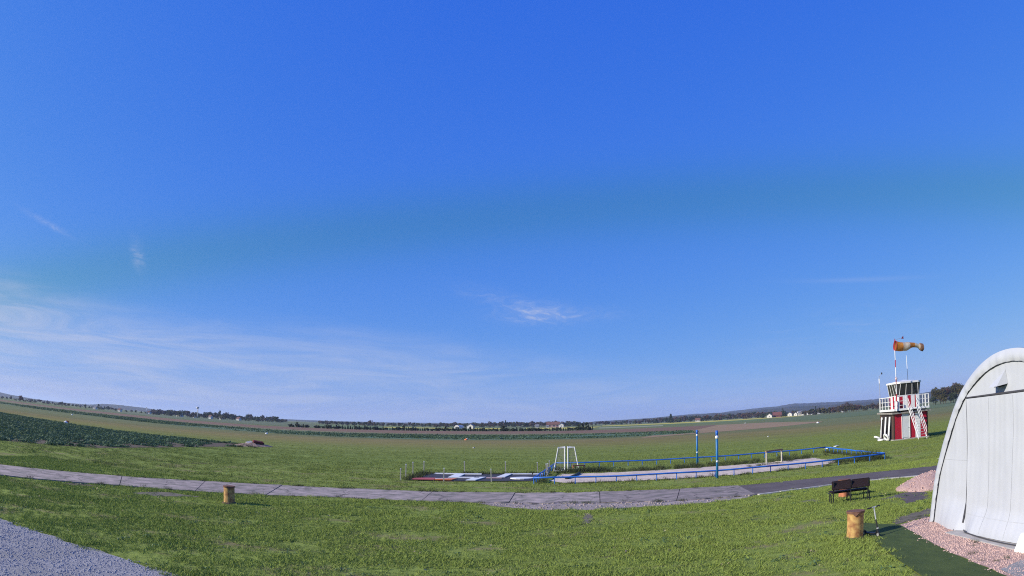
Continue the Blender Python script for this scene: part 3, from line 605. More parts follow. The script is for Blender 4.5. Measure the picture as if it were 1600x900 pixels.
# ------------------------------------------------------------------ control tower
tw = empty('control_tower', (39.3, 58.4, 0), R(-11.2), label='red and white striped airfield control tower with glazed cab and outside stairs', cat='control tower')
W = 4.0; HW = W / 2; WZ = 2.62
MB().box((0, 0, 0.06), (W + 0.16, W + 0.16, 0.12)).build('plinth', plinth_m, tw)
MB().box((-HW + 0.06, 0, 0.12 + WZ / 2 - 0.06), (0.12, W, WZ - 0.12)).build('wall', brown_wall, tw)
MB().box((HW - 0.06, 0, 0.12 + WZ / 2 - 0.06), (0.12, W, WZ - 0.12)).build('wall', brown_wall, tw)
MB().box((0, HW - 0.06, 0.12 + WZ / 2 - 0.06), (W - 0.24, 0.12, WZ - 0.12)).build('wall', red_paint, tw)
stripes = [(-2.0, -1.88, brown_wall), (-1.88, -1.04, red_paint), (-1.04, -0.2, white_paint), (-0.2, 0.5, red_paint), (0.5, 1.1, white_paint), (1.1, 1.88, red_paint), (1.88, 2.0, brown_wall)]
for a, b, mt in stripes:
    MB().box(((a + b) / 2, -HW + 0.06 + (0.01 if mt is red_paint else 0), 0.12 + (WZ - 0.12) / 2), (b - a - 0.012, 0.12, WZ - 0.12)).build('wall_stripe', mt, tw)
dr = MB().box((-0.62, -HW - 0.02, 1.27), (0.82, 0.05, 2.1)).build('door', mat('door_grey_white', (0.62, 0.63, 0.64), (0.56, 0.57, 0.58), 2, 0.5), tw, bevel=0.01)
for x_ in (-1.06, -0.18): MB().box((x_, -HW - 0.03, 1.3), (0.07, 0.08, 2.24)).build('door_frame', white_paint, tw)
MB().box((-0.62, -HW - 0.03, 2.4), (0.95, 0.08, 0.07)).build('door_frame', white_paint, tw)
MB().tube([(-0.31, -HW - 0.1, 1.2), (-0.42, -HW - 0.1, 1.2)], 0.018, 6).build('handle', steel, dr)
# left side boards seen beside the corner: dark gaps between upright strips
for y_ in np.linspace(-1.7, 1.7, 9): MB().box((-HW - 0.012, y_, 1.35), (0.022, 0.36, 2.36)).build('board', brown_wall if int(y_ * 10) % 2 else mat('black_boards', (0.03, 0.024, 0.026), rough=0.9), tw)
MB().add([(-2.25, -2.3, 2.62), (2.3, -2.3, 2.62), (2.3, 2.3, 2.72), (-2.25, 2.3, 2.72), (-2.25, -2.3, 2.76), (2.3, -2.3, 2.76), (2.3, 2.3, 2.86), (-2.25, 2.3, 2.86)],
         [(0, 3, 2, 1), (4, 5, 6, 7), (0, 1, 5, 4), (1, 2, 6, 5), (2, 3, 7, 6), (3, 0, 4, 7)]).build('roof', roof_felt, tw)
DK = 3.0
x0, x1, y0, y1 = -2.0, 2.02, -2.35, 2.0
for x_ in (-1.7, -0.6, 0.5, 1.7): MB().box((x_, -0.15, 2.92), (0.14, 4.3, 0.15)).build('deck_beam', brown_wall, tw)
MB().box(((x0 + x1) / 2, (y0 + y1) / 2, DK + 0.04), (x1 - x0, y1 - y0, 0.08)).build('deck', roof_felt, tw)
for (c, d) in [((0, y0 - 0.02, DK + 0.02), (x1 - x0 + 0.08, 0.05, 0.2)), ((x0 - 0.02, -0.17, DK + 0.02), (0.05, y1 - y0, 0.2)), ((x1 + 0.02, -0.17, DK + 0.02), (0.05, y1 - y0, 0.2))]:
    MB().box(c, d).build('fascia', white_paint, tw)
RT = 4.32
def rail_run(a, b, nb, skip=None):
    a, b = Vector((*a, 0)), Vector((*b, 0)); rz = math.atan2((b - a).y, (b - a).x); L = (b - a).length; c = (a + b) / 2
    for z_ in (3.44, 3.86, RT): MB().box((c.x, c.y, z_), (L, 0.05, 0.055 if z_ == RT else 0.04), rz).build('railing_bar', white_paint, tw)
    for k in range(nb + 1):
        p = a.lerp(b, k / nb); MB().box((p.x, p.y, (DK + RT) / 2 + 0.05), (0.055, 0.055, RT - DK - 0.02), rz).build('railing_post', white_paint, tw)
rail_run((x0, y1), (x0, y0 + 0.9), 4); rail_run((x0 + 0.1, y0), (-0.5, y0), 3); rail_run((0.55, y0), (x1, y0), 4); rail_run((x1, y0 + 0.1), (x1, y1), 5); rail_run((x0 + 0.1, y1), (x1 - 0.1, y1), 4)
for (c, d) in [((x0 - 0.03, y0 + 0.62, 3.72), (0.03, 0.5, 1.2)), ((x0 + 0.22, y0 - 0.045, 3.72), (0.2, 0.03, 1.2)), ((-0.6, y0 - 0.045, 3.72), (0.2, 0.03, 1.2)), ((0.72, y0 - 0.045, 3.72), (0.36, 0.03, 1.2))]:
    MB().box(c, d).build('railing_panel', white_paint, tw)
# cab: chamfered square, walls below, outward leaning glazing above
def octo(a, ch): return [(-a + ch, -a), (a - ch, -a), (a, -a + ch), (a, a - ch), (a - ch, a), (-a + ch, a), (-a, a - ch), (-a, -a + ch)]
CY = 0.15; CX = 0.22; A0, A1 = 1.3, 1.56; ZW, ZG = 4.36, 5.6
o0 = octo(A0, 0.17); o1 = octo(A1, 0.56)
P0 = lambda k, z_: Vector((o0[k % 8][0] + CX, o0[k % 8][1] + CY, z_)); P1 = lambda k, z_: Vector((o1[k % 8][0] + CX, o1[k % 8][1] + CY, z_))
k_st = 0
for k in range(8):
    a, b = P0(k, 0), P0(k + 1, 0); n = 5 if k % 2 == 0 else 1
    for j in range(n):
        p, q = a.lerp(b, j / n), a.lerp(b, (j + 1) / n); e = Vector((0, 0, 1)); out_ = (b - a).cross(e).normalized() * 0.05
        mt = (red_paint, white_paint)[(j if n > 1 else 1) % 2]
        MB().add([p + e * 3.08, q + e * 3.08, q + e * ZW, p + e * ZW, p - out_ + e * 3.08, q - out_ + e * 3.08, q - out_ + e * ZW, p - out_ + e * ZW], [(0, 1, 2, 3), (4, 7, 6, 5), (0, 4, 5, 1), (1, 5, 6, 2), (2, 6, 7, 3), (3, 7, 4, 0)]).build('cab_wall', mt, tw)
    a0, b0, a1, b1 = P0(k, ZW + 0.03), P0(k + 1, ZW + 0.03), P1(k, ZG), P1(k + 1, ZG); n = 3 if k % 2 == 0 else 1
    for j in range(n):
        q0, q1, q2, q3 = a0.lerp(b0, j / n), a0.lerp(b0, (j + 1) / n), a1.lerp(b1, (j + 1) / n), a1.lerp(b1, j / n); nn_ = (q1 - q0).cross(q3 - q0).normalized() * 0.02
        MB().add([q0, q1, q2, q3, q0 - nn_, q1 - nn_, q2 - nn_, q3 - nn_], [(0, 1, 2, 3), (4, 7, 6, 5), (0, 4, 5, 1), (1, 5, 6, 2), (2, 6, 7, 3), (3, 7, 4, 0)]).build('window_pane', glass, tw)
        MB().tube([q0, q3], 0.026, 6).build('mullion', white_paint, tw)
    MB().tube([a0, b0], 0.035, 6).build('window_sill', white_paint, tw)
ro = octo(A1 + 0.08, 0.56)
m = MB(); m.v = [(x_ + CX, y_ + CY, ZG + 0.0) for x_, y_ in ro] + [(x_ + CX, y_ + CY, ZG + 0.17) for x_, y_ in ro] + [(CX, CY, ZG + 0.4)]
m.f = [tuple(range(8))[::-1]] + [(k, (k + 1) % 8, 8 + (k + 1) % 8, 8 + k) for k in range(8)] + [(8 + k, 8 + (k + 1) % 8, 16) for k in range(8)]
m.build('cab_roof', white_paint, tw)
for x_, y_, r_ in ((-1.05, -0.9, 0.14),):
    MB().tube([(x_, y_, ZG + 0.2), (x_, y_, ZG + 0.45)], [0.05, 0.05], 8).build('beacon', steel, tw)
    MB().tube([(x_, y_, ZG + 0.42), (x_, y_, ZG + 0.5), (x_, y_, ZG + 0.62), (x_, y_, ZG + 0.7)], [0.08, 0.14, 0.13, 0.04], 10).build('beacon', white_paint, tw, smooth=True)
MB().box((-0.15, -0.5, 5.0), (0.22, 0.05, 1.1)).build('cab_post', white_paint, tw)
# stairs going down towards the camera
st = empty('stairs', (0.03, 0, 0)); st.parent = tw
ya, yb, za, zb = -2.4, -4.9, 3.08, 0.1
for x_ in (-0.48, 0.48):
    m = MB(); m.add([(x_ - 0.02, ya, za), (x_ - 0.02, yb, zb - 0.1), (x_ - 0.02, yb, zb + 0.05), (x_ - 0.02, ya, za + 0.13), (x_ + 0.02, ya, za), (x_ + 0.02, yb, zb - 0.1), (x_ + 0.02, yb, zb + 0.05), (x_ + 0.02, ya, za + 0.13)], [(0, 1, 2, 3), (4, 7, 6, 5), (0, 4, 5, 1), (1, 5, 6, 2), (2, 6, 7, 3), (3, 7, 4, 0)])
    m.build('stringer', white_paint, st)
    for h in (0.55, 1.0): MB().tube([(x_, ya, za + h), (x_, yb, zb + h)], 0.022, 6).build('handrail', white_paint, st)
    for t in (0.02, 0.26, 0.5, 0.74, 0.98): 
        y_, z_ = ya + (yb - ya) * t, za + (zb - za) * t; MB().box((x_, y_, z_ + 0.5), (0.03, 0.03, 1.0)).build('baluster', white_paint, st)
for k in range(12):
    t = (k + 0.5) / 12; MB().box((0, ya + (yb - ya) * t, za + (zb - za) * t + 0.02), (0.92, 0.2, 0.03)).build('tread', mat('tread_grey', (0.55, 0.54, 0.52), (0.42, 0.41, 0.4), 3, 0.8), st)
    
TM = Matrix.Translation(tw.location) @ Matrix.Rotation(R(-11.2), 4, 'Z')
def tpt(x_, y_, z_): return TM @ Vector((x_, y_, z_))
# windsock on its mast at the deck corner
p = tpt(x0 + 0.2, y0 - 0.12, 0)
ws = empty('windsock', (p.x, p.y, DK - 0.1), R(-11.2), label='drooping orange and white windsock on a red and white mast above the tower', cat='windsock')
z_ = 0.0; k = 0
while z_ < 6.3:
    h = 0.95 if k % 2 == 0 else 0.72; h = min(h, 6.36 - z_)
    MB().tube([(0, 0, z_), (0, 0, z_ + h)], 0.045 if z_ > 1.3 else 0.06, 8).build('mast_section', white_paint if k % 2 == 0 else red_paint, ws); z_ += h; k += 1
ws.rotation_euler = (0, R(1.4), R(-11.2))
SZ = 6.35
MB().tube([(0, 0, SZ - 0.6), (0, 0, SZ + 0.75)], 0.03, 8).build('swivel_tube', red_paint, ws)
MB().tube([(0, 0, SZ + 0.62), (0.95, 0.1, SZ + 0.82)], 0.012, 5).build('vane_arm', steel, ws)
MB().add([(0.82, 0.08, SZ + 0.75), (1.12, 0.1, SZ + 0.7), (1.1, 0.1, SZ + 1.02), (0.82, 0.11, SZ + 0.75), (1.12, 0.13, SZ + 0.7), (1.1, 0.13, SZ + 1.02)], [(0, 1, 2), (3, 5, 4), (0, 3, 4, 1), (1, 4, 5, 2), (2, 5, 3, 0)]).build('vane', mat('vane_red', (0.2, 0.03, 0.04), rough=0.7), ws)
ring = [(0.05 + 0.05 * math.cos(t), 0.48 * math.sin(t), SZ + 0.05 + 0.5 * math.cos(t)) for t in np.linspace(0, 6.283, 25)]
MB().tube(ring, 0.03, 6).build('hoop', red_paint, ws)
NS = 33; NA = 20
def sock_ring(i):
    t = i / (NS - 1); L = 3.2 * t
    r_ = 0.5 - 0.2 * min(1, t * 1.2) + (0.1 if t > 0.86 else 0) * sm((t - 0.82) / 0.1)
    droop = -0.10 * t - 0.22 * sm((t - 0.55) / 0.45) - 0.1 * math.sin(t * 6)
    sag = 1 - 0.32 * sm((t - 0.45) / 0.2) * (1 - sm((t - 0.82) / 0.12))
    out = []
    for k in range(NA):
        a = 2 * math.pi * k / NA; rr = r_ * (1 + 0.16 * fz(math.cos(a) * 1.5, math.sin(a) * 1.5, t * 6) * min(1, t * 3))
        out.append((0.06 + L, rr * math.sin(a) * 0.95, SZ + 0.05 + droop + rr * math.cos(a) * sag))
    return out
RG = [sock_ring(i) for i in range(NS)]
for a, b, mt, lb in ((0, 8, sock_orange, 'orange first band of the sock'), (8, 16, sock_white, 'whitish band of the sock'), (16, 22, sock_orange, 'crumpled orange band of the sock'), (22, 28, sock_white, 'pale narrow band of the sock'), (28, 32, sock_dark, 'dark ragged end of the sock')):
    m = MB(); m.v = [q for i in range(a, b + 1) for q in RG[i]]
    m.f = [(i * NA + j, i * NA + (j + 1) % NA, (i + 1) * NA + (j + 1) % NA, (i + 1) * NA + j) for i in range(b - a) for j in range(NA)]
    m.build('sock_band', mt, ws, smooth=True)['label'] = lb
# antennas
p = tpt(x0 - 0.04, y1 - 0.3, DK)
an = empty('wind_sensor_mast', (p.x, p.y, DK), label='thin mast with a small wind sensor at the left corner of the tower deck', cat='antenna')
MB().tube([(0, 0, 0), (0, 0, 3.65)], 0.028, 6).build('pole', steel, an)
MB().tube([(0, 0, 2.9), (0, 0, 3.4)], 0.06, 6).build('sensor_body', white_paint, an)
MB().tube([(0, 0, 3.6), (0.3, -0.1, 3.9)], 0.02, 5).build('arm', steel, an)
MB().tube([(0.3, -0.1, 3.82), (0.3, -0.1, 4.02)], [0.09, 0.06], 8).build('cup', black_steel, an)
p = tpt(0.75, 0.15, 0)
an = empty('whip_antenna', (p.x, p.y, ZG + 0.3), label='thin white whip antenna on the tower cab roof', cat='antenna')
MB().tube([(0, 0, 0), (0, 0, 1.25)], 0.02, 6).build('base_rod', black_steel, an)
MB().tube([(0, 0, 1.2), (0, 0, 2.55)], [0.035, 0.025], 6).build('whip', white_paint, an)
# white signals leaning on the left side of the tower
def lean(name, label, parts, y_, tilt=0.1):
    p = tpt(-HW - 0.36, y_, 0); o = empty(name, (p.x, p.y, 0), R(-11.2), label=label, cat='signal board')
    for nm, pts in parts:
        m = MB(); n = len(pts)
        m.v = [(z_ * tilt - 0.02, u, z_) for u, z_ in pts] + [(z_ * tilt + 0.03, u, z_) for u, z_ in pts]
        m.f = [tuple(range(n)), tuple(range(2 * n - 1, n - 1, -1))] + [(i, n + i, n + (i + 1) % n, (i + 1) % n) for i in range(n)]
        m.build(nm, white_paint, o)
    return o
circ = lambda cx, cz, r_, n=14: [(cx + r_ * math.cos(2 * math.pi * i / n), cz + r_ * math.sin(2 * math.pi * i / n)) for i in range(n)]
rect = lambda a, b, c, d: [(a, c), (b, c), (b, d), (a, d)]
lean('dumbbell_signal', 'white dumbbell shaped signal leaning at the far left of the tower wall', [('disc', circ(0, 2.2, 0.2)), ('bar', rect(-0.09, 0.09, 0.3, 2.05)), ('handle_end', rect(-0.15, 0.15, 0.1, 1.05))], 1.15)
lean('white_signal_board', 'straight white signal board leaning in the middle of the tower side wall', [('board', rect(-0.18, 0.18, 0.05, 2.4))], -0.05)
lean('white_signal_board', 'white signal board with a rounded foot leaning next to the tower corner', [('board', rect(-0.18, 0.18, 0.35, 2.4)), ('foot', circ(0, 0.3, 0.24))], -1.2)
for (lx, ly, s_, lb) in ((-2.75, 0.9, 0.36, 'white painted tyre lying at the far left foot of the tower'), (-2.65, 0.1, 0.3, 'white painted tyre lying in the middle by the tower side wall'), (-2.5, -1.0, 0.32, 'greyish white painted tyre leaning near the tower corner')):
    p = tpt(lx, ly, 0); o = empty('painted_tyre', (p.x, p.y, 0), 0, label=lb, cat='tyre', group='white painted tyres at the tower foot')
    t_ = 0.5 if ly > 0.5 else (0.0 if ly > 0 else 1.1)
    rg = [Matrix.Rotation(t_, 3, 'Y') @ Vector((s_ * math.cos(a), s_ * math.sin(a), 0)) + Vector((0, 0, 0.12 + abs(math.sin(t_)) * s_)) for a in np.linspace(0, 6.283, 21)]
    MB().tube(rg, 0.1, 8).build('tread', white_paint, o, smooth=True)

# ------------------------------------------------------------------ sand court: railing, poles, goals
cf = empty('court_railing', (0, 0, 0), label='low blue pipe railing around the sand court', cat='railing')
pm = None
for i in range(4):
    a, b = Vector((*COURT[i], 0)), Vector((*COURT[(i + 1) % 4], 0)); L = (b - a).length
    MB().tube([a.lerp(b, t) + Vector((0, 0, 0.40 + 0.012 * math.sin(t * 23 + i))) for t in np.linspace(0, 1, 24)], 0.05, 8).build('rail', blue_paint, cf, smooth=True)
    n = int(L / 1.16)
    for k in range(n):
        q = a.lerp(b, k / n)
        if pm is None: pm = MB().tube([(0, 0, -0.05), (0, 0, 0.38)], 0.028, 6).build('post', blue_paint, cf); pm.location = q
        else: o = inst(pm, cf, q); o.rotation_euler = (random.uniform(-0.04, 0.04), random.uniform(-0.04, 0.04), 0)
for (x_, y_, h, lb) in ((14.3, 50.6, 2.72, 'blue net pole at the far side of the sand court'), (11.95, 37.9, 2.84, 'blue net pole at the near side of the sand court beside the path')):
    o = empty('net_pole', (x_, y_, 0), label=lb, cat='pole', group='net poles of the sand court')
    MB().tube([(0, 0, 0), (0, 0, h)], 0.075, 10).build('post', pole_blue, o, smooth=True)
    MB().tube([(0, 0, h - 0.3), (0, 0, h + 0.02)], 0.078, 10).build('top_sleeve', blue_paint, o, smooth=True)
    for z_, s_ in ((h - 0.38, 0.1 if h > 2.8 else 0.075), (h * 0.36, 0.06)):
        MB().tube([(-0.02, -0.07, z_ - s_), (-0.02, -0.07, z_ - s_ * 0.5), (-0.02, -0.07, z_ + s_ * 0.5), (-0.02, -0.07, z_ + s_)], [s_ * 0.5, s_, s_, s_ * 0.5], 10).build('winch_cap', white_paint, o, smooth=True)
    MB().tube([(0.0, -0.08, h * 0.36), (0.14, -0.1, h * 0.36)], 0.012, 5).build('crank', steel, o)
def goal(x_, y_, sgn, label):
    o = empty('goal', (x_, y_, 0), R(-4.6), label=label, cat='goal', group='white goals standing mouth to mouth')
    Hh, dt, db, Wd = 1.78, 0.5, 0.82, 1.9
    for yy in (0, Wd):
        MB().tube([(0, yy, 0), (0, yy, Hh)], 0.045, 8).build('post', white_paint, o)
        MB().tube([(0, yy, Hh), (sgn * dt, yy, Hh - 0.02), (sgn * db, yy, 0.03)], 0.035, 8).build('stay', white_paint, o)
        MB().tube([(0, yy, 0.04), (sgn * db, yy, 0.04)], 0.03, 6).build('ground_bar', white_paint, o)
    MB().tube([(0, 0, Hh), (0, Wd, Hh)], 0.045, 8).build('crossbar', white_paint, o)
    MB().tube([(sgn * dt, 0, Hh - 0.02), (sgn * dt, Wd, Hh - 0.02)], 0.03, 6).build('rear_bar', white_paint, o)
    m = MB()
    def wires(A, B, C, D, nu, nv):
        A, B, C, D = map(Vector, (A, B, C, D))
        for k in range(nu + 1): m.tube([A.lerp(B, k / nu), D.lerp(C, k / nu)], 0.005, 3, False)
        for k in range(nv + 1): m.tube([A.lerp(D, k / nv), B.lerp(C, k / nv)], 0.005, 3, False)
    wires((sgn * db, 0, 0.03), (sgn * db, Wd, 0.03), (sgn * dt, Wd, Hh), (sgn * dt, 0, Hh), 16, 15)
    for yy in (0.01, Wd - 0.01): wires((0, yy, 0.03), (sgn * db, yy, 0.03), (sgn * dt, yy, Hh), (0, yy, Hh), 7, 15)
    tag(m.build('net', net_m, o), kind='stuff')
goal(3.83, 49.6, -1, 'left one of two white goals standing mouth to mouth by the sand court')
goal(4.06, 49.6, 1, 'right one of two white goals standing mouth to mouth by the sand court')
o = empty('wooden_goal', (17.95, 45.0, 0), math.atan2(1.3, 2.1), label='small wooden goal frame with brown crossbar on the sand', cat='goal')
for x_ in (0.05, 2.0): MB().box((x_, 0, 0.46), (0.09, 0.09, 0.94)).build('post', pale_wood, o); MB().box((x_, 0.25, 0.05), (0.08, 0.6, 0.08)).build('foot', pale_wood, o)
MB().box((1.02, 0, 0.97), (2.12, 0.12, 0.11)).build('crossbar', wood_raw, o)
o = empty('low_bench', (4.45, 48.9, 0), 0.1, label='small dark red low bench in front of the right white goal', cat='bench')
MB().box((0.35, 0, 0.46), (0.9, 0.3, 0.06)).build('seat', mat('dark_red_wood', (0.13, 0.035, 0.035), rough=0.8), o)
for x_ in (-0.05, 0.75): MB().box((x_, 0, 0.22), (0.06, 0.26, 0.43)).build('leg', rust_pink, o)
tag(MB().tube([(4.6, 46.4, 0.07), (3.7, 43.2, 0.08), (3.35, 42.2, 0.07)], 0.09, 8).build('dark_pipe', black_steel), 'dark pipe lying on the sand near the goals', 'pipe')
for i, (x_, y_, L, rz, lb) in enumerate(((29.3, 57.0, 1.7, 0.85, 'white plank lying in the grass behind the blue railing corner'), (31.1, 58.7, 1.1, 0.8, 'shorter white plank lying in the grass nearer the tower'))):
    o = tag(MB().box((0, 0, 0.06), (L, 0.3, 0.07)).build('plank', white_paint, bevel=0.01, loc=(x_, y_, 0)), lb, 'plank'); o.rotation_euler = (0, 0, rz)

# ------------------------------------------------------------------ ground signal panel with its boards and posts
tag(sheet('signal_panel', SIGNAL, 0.05, black_board, None), 'black ground signal panel with white marks beside the sand court', 'signal panel')
def plate(name, label, polys, cat='signal board', m0=white_paint, z=0.06):
    o = empty(name, (0, 0, z), label=label, cat=cat)
    for nm, poly, mt in polys: MB().prism(poly, 0, 0.05).build(nm, mt or m0, o)
    return o
plate('landing_signal', 'white T signal lying at the far left of the black panel', [('bar', [(-5.5, 46.6), (-2.2, 46.35), (-2.2, 46.85), (-5.5, 47.1)], None), ('stem', [(-4.25, 43.5), (-3.6, 43.5), (-3.35, 46.4), (-4.0, 46.45)], None)])
plate('landing_signal', 'white T signal lying at the near middle of the black panel', [('bar', [(-3.6, 43.3), (-2.2, 43.25), (-2.2, 43.75), (-3.6, 43.8)], None), ('end_bar', [(-1.75, 43.2), (-0.75, 43.15), (-0.75, 43.5), (-1.75, 43.6)], mat('faded_red_white', (0.45, 0.25, 0.24), (0.5, 0.4, 0.38), 3)), ('stem', [(-2.95, 41.4), (-2.35, 41.4), (-1.8, 43.9), (-2.45, 43.9)], None)])
plate('landing_signal', 'white T signal lying at the far right of the black panel', [('bar', [(-0.6, 46.5), (1.3, 46.4), (1.3, 46.85), (-0.6, 46.95)], None), ('stem', [(-1.1, 43.9), (-0.55, 43.9), (-0.1, 46.5), (-0.6, 46.5)], None)])
plate('white_disc_sign', 'white oval signal lying at the right end of the black panel', [('disc', [(0.55 + 0.75 * math.cos(t), 43.0 + 0.75 * math.sin(t)) for t in np.linspace(0, 6.28, 19)[:-1]], None)])
plate('white_bar_sign', 'short white bar at the back right corner of the black panel', [('bar', [(1.35, 46.2), (2.0, 46.2), (2.05, 46.7), (1.4, 46.7)], None)])
plate('red_square_sign', 'red square signal at the near left corner of the black panel', [('square', [(-6.35, 41.55), (-4.95, 41.5), (-4.95, 42.7), (-6.25, 42.7)], mat('faded_red', (0.42, 0.1, 0.1), (0.34, 0.08, 0.08), 2))])
plate('orange_board_sign', 'orange board with a pale stripe beside the red square', [('board', [(-4.9, 41.45), (-3.85, 41.5), (-3.6, 42.6), (-4.9, 42.0)], orange_paint), ('stripe', [(-4.95, 42.05), (-3.62, 42.65), (-3.62, 42.85), (-4.95, 42.4)], white_paint)])
near_side = [(-7.0, 41.1), (-4.3, 41.2), (-1.35, 41.1)]; left_side = [(-7.1, 43.8), (-6.95, 46.0), (-6.4, 47.6)]; far_side = [(-3.5, 48.0), (-0.55, 48.0), (1.75, 48.0), (2.6, 48.2)]; right_side = [(2.2, 43.9), (2.35, 45.8)]
ordn = ['first', 'second', 'third', 'fourth', 'fifth']
PMESH = None
for grp, nm in ((near_side, 'from the left on the near edge'), (left_side, 'from the front on the left edge'), (far_side, 'from the left on the far edge'), (right_side, 'from the front on the right edge')):
    for i, (x_, y_) in enumerate(grp):
        o = empty('marker_post', (x_, y_, 0), random.uniform(0, 3), label=f'{ordn[i]} thin pale post {nm} of the black signal panel', cat='post', group='thin pale posts around the signal panel')
        o.rotation_euler = (random.uniform(-0.05, 0.05), random.uniform(-0.05, 0.05), 0); hh = random.uniform(0.74, 0.84) if y_ < 42 else random.uniform(0.8, 0.95); o.scale = (1, 1, hh)
        if PMESH is None: PMESH = (MB().box((0, 0, 0.5), (0.065, 0.065, 1.0)).build('stake', pale_wood, o), MB().box((0, 0, 1.0), (0.075, 0.075, 0.05)).build('cap', white_paint, o))
        else: inst(PMESH[0], o); inst(PMESH[1], o)

# ------------------------------------------------------------------ rusty pipe bins, bench, scooter
def pipe_bin(x_, y_, r_, h, m_, label, flat=0):
    o = empty('pipe_bin', (x_, y_, 0), random.uniform(0, 6), label=label, cat='bin', group='old painted pipe bins')
    n = 28; m = MB()
    zs = [0, 0.06, h * 0.3, h * 0.6, h * 0.95, h]
    m.v = [((r_ + 0.006 * fz(k * 0.4, z_ * 3, 1)) * math.cos(2 * math.pi * k / n), (r_ + 0.006 * fz(k * 0.4, z_ * 3, 2)) * math.sin(2 * math.pi * k / n), z_) for z_ in zs for k in range(n)]
    m.f = [(i * n + k, i * n + (k + 1) % n, (i + 1) * n + (k + 1) % n, (i + 1) * n + k) for i in range(len(zs) - 1) for k in range(n)]
    m.build('shell', m_, o, smooth=True)
    m = MB(); m.tube([(0, 0, h - 0.02), (0, 0, h + 0.035)], [r_ + 0.025, r_ + 0.03], n); m.build('lid', rust, o)
    m = MB(); m.add([(-0.1, -r_ - 0.028, h), (0.1, -r_ - 0.028, h), (0, -r_ - 0.035, h - 0.1)], [(0, 1, 2)]); m.add([(-0.1, -r_ - 0.02, h), (0.1, -r_ - 0.02, h), (0, -r_ - 0.02, h - 0.1)], [(0, 2, 1)])
    lp = m.build('lid_lip', rust, o); o.rotation_euler = (0, 0, math.atan2(-x_, y_) * 1.0)
    m = MB()
    m.tube([(0, 0, 0), (0, 0, 0.05)], [r_ + 0.1, r_ + 0.05], 18); m.build('base_ring', soil, o)
    return o
pipe_bin(9.22, 16.2, 0.24, 0.74, rust_yellow, 'yellow rusty pipe bin next to the scooter on the lawn')
pipe_bin(-11.6, 25.45, 0.235, 0.7, rust_yellow, 'yellow pipe bin standing alone on the left lawn near the path')
pipe_bin(13.2, 24.2, 0.24, 0.72, rust_pink, 'faded orange pipe bin behind the dark bench')
bn = empty('bench', (12.7, 22.75, 0), math.atan2(-0.25, 1.6), label='dark brown bench seen from behind on the lawn beside the path', cat='bench')
for x_ in (-0.41, 0.41): MB().box((x_, -0.04, 0.71), (0.81, 0.045, 0.35), M=Euler((R(-8), 0, 0)).to_matrix()).build('back_panel', bench_wood, bn, bevel=0.03)
for x_ in (-0.74, 0.0, 0.74):
    MB().tube([(x_, -0.02, 0.0), (x_, -0.02, 0.45), (x_, -0.09, 0.86)], 0.024, 6).build('back_leg', black_steel, bn)
    MB().tube([(x_, -0.02, 0.42), (x_, 0.42, 0.43), (x_, 0.45, 0.0)], 0.022, 6).build('front_leg', black_steel, bn)
for y_ in (0.08, 0.22, 0.36): MB().box((0, y_, 0.455), (1.6, 0.11, 0.035)).build('seat_slat', bench_wood, bn, bevel=0.008)
for sx_ in (-0.82, 0.82): MB().tube([(sx_, -0.02, 0.02), (sx_, 0.02, 0.32), (sx_, 0.12, 0.38), (sx_, 0.42, 0.38)], 0.02, 6).build('side_bar', black_steel, bn)
MB().box((0, 0.2, 0.4), (1.5, 0.05, 0.05)).build('stretcher', black_steel, bn)
sc_ = empty('kick_scooter', (9.68, 16.03, 0), R(-80), label='black and silver kick scooter standing beside the yellow bin', cat='scooter')
def wheel(x_, r_):
    MB().tube([Vector((x_ + (r_ - 0.018) * math.cos(a), 0, r_ + (r_ - 0.018) * math.sin(a))) for a in np.linspace(0, 6.283, 21)], 0.018, 6).build('tyre', black_steel, sc_, smooth=True)
    MB().tube([(x_, -0.02, r_), (x_, 0.02, r_)], r_ * 0.62, 12).build('wheel_hub', silver, sc_)
wheel(-0.3, 0.075); wheel(0.3, 0.075)
MB().box((-0.03, 0, 0.1), (0.48, 0.12, 0.03)).build('deck', black_steel, sc_, bevel=0.008)
MB().tube([(0.2, 0, 0.1), (0.27, 0, 0.2)], 0.025, 6).build('neck', black_steel, sc_)
MB().tube([(0.3, 0, 0.08), (0.285, 0, 0.2), (0.22, 0, 0.5)], 0.022, 8).build('lower_stem', black_steel, sc_)
MB().tube([(0.285, 0, 0.24), (0.28, 0, 0.27)], 0.032, 8).build('clamp', silver, sc_)
MB().tube([(0.225, 0, 0.48), (0.16, 0, 0.84)], 0.018, 8).build('upper_stem', silver, sc_)
MB().tube([(0.16, -0.11, 0.845), (0.16, 0.11, 0.845)], 0.014, 6).build('handlebar', silver, sc_)
for s_ in (-1, 1): MB().tube([(0.16, s_ * 0.09, 0.845), (0.15, s_ * 0.24, 0.845)], 0.02, 6).build('grip', black_steel, sc_)
MB().tube([(-0.42, 0, 0.13), (-0.3, 0, 0.17), (-0.22, 0, 0.13)], 0.012, 5).build('rear_fender', black_steel, sc_)
sc_.rotation_euler = (R(4), R(-2), R(-80))

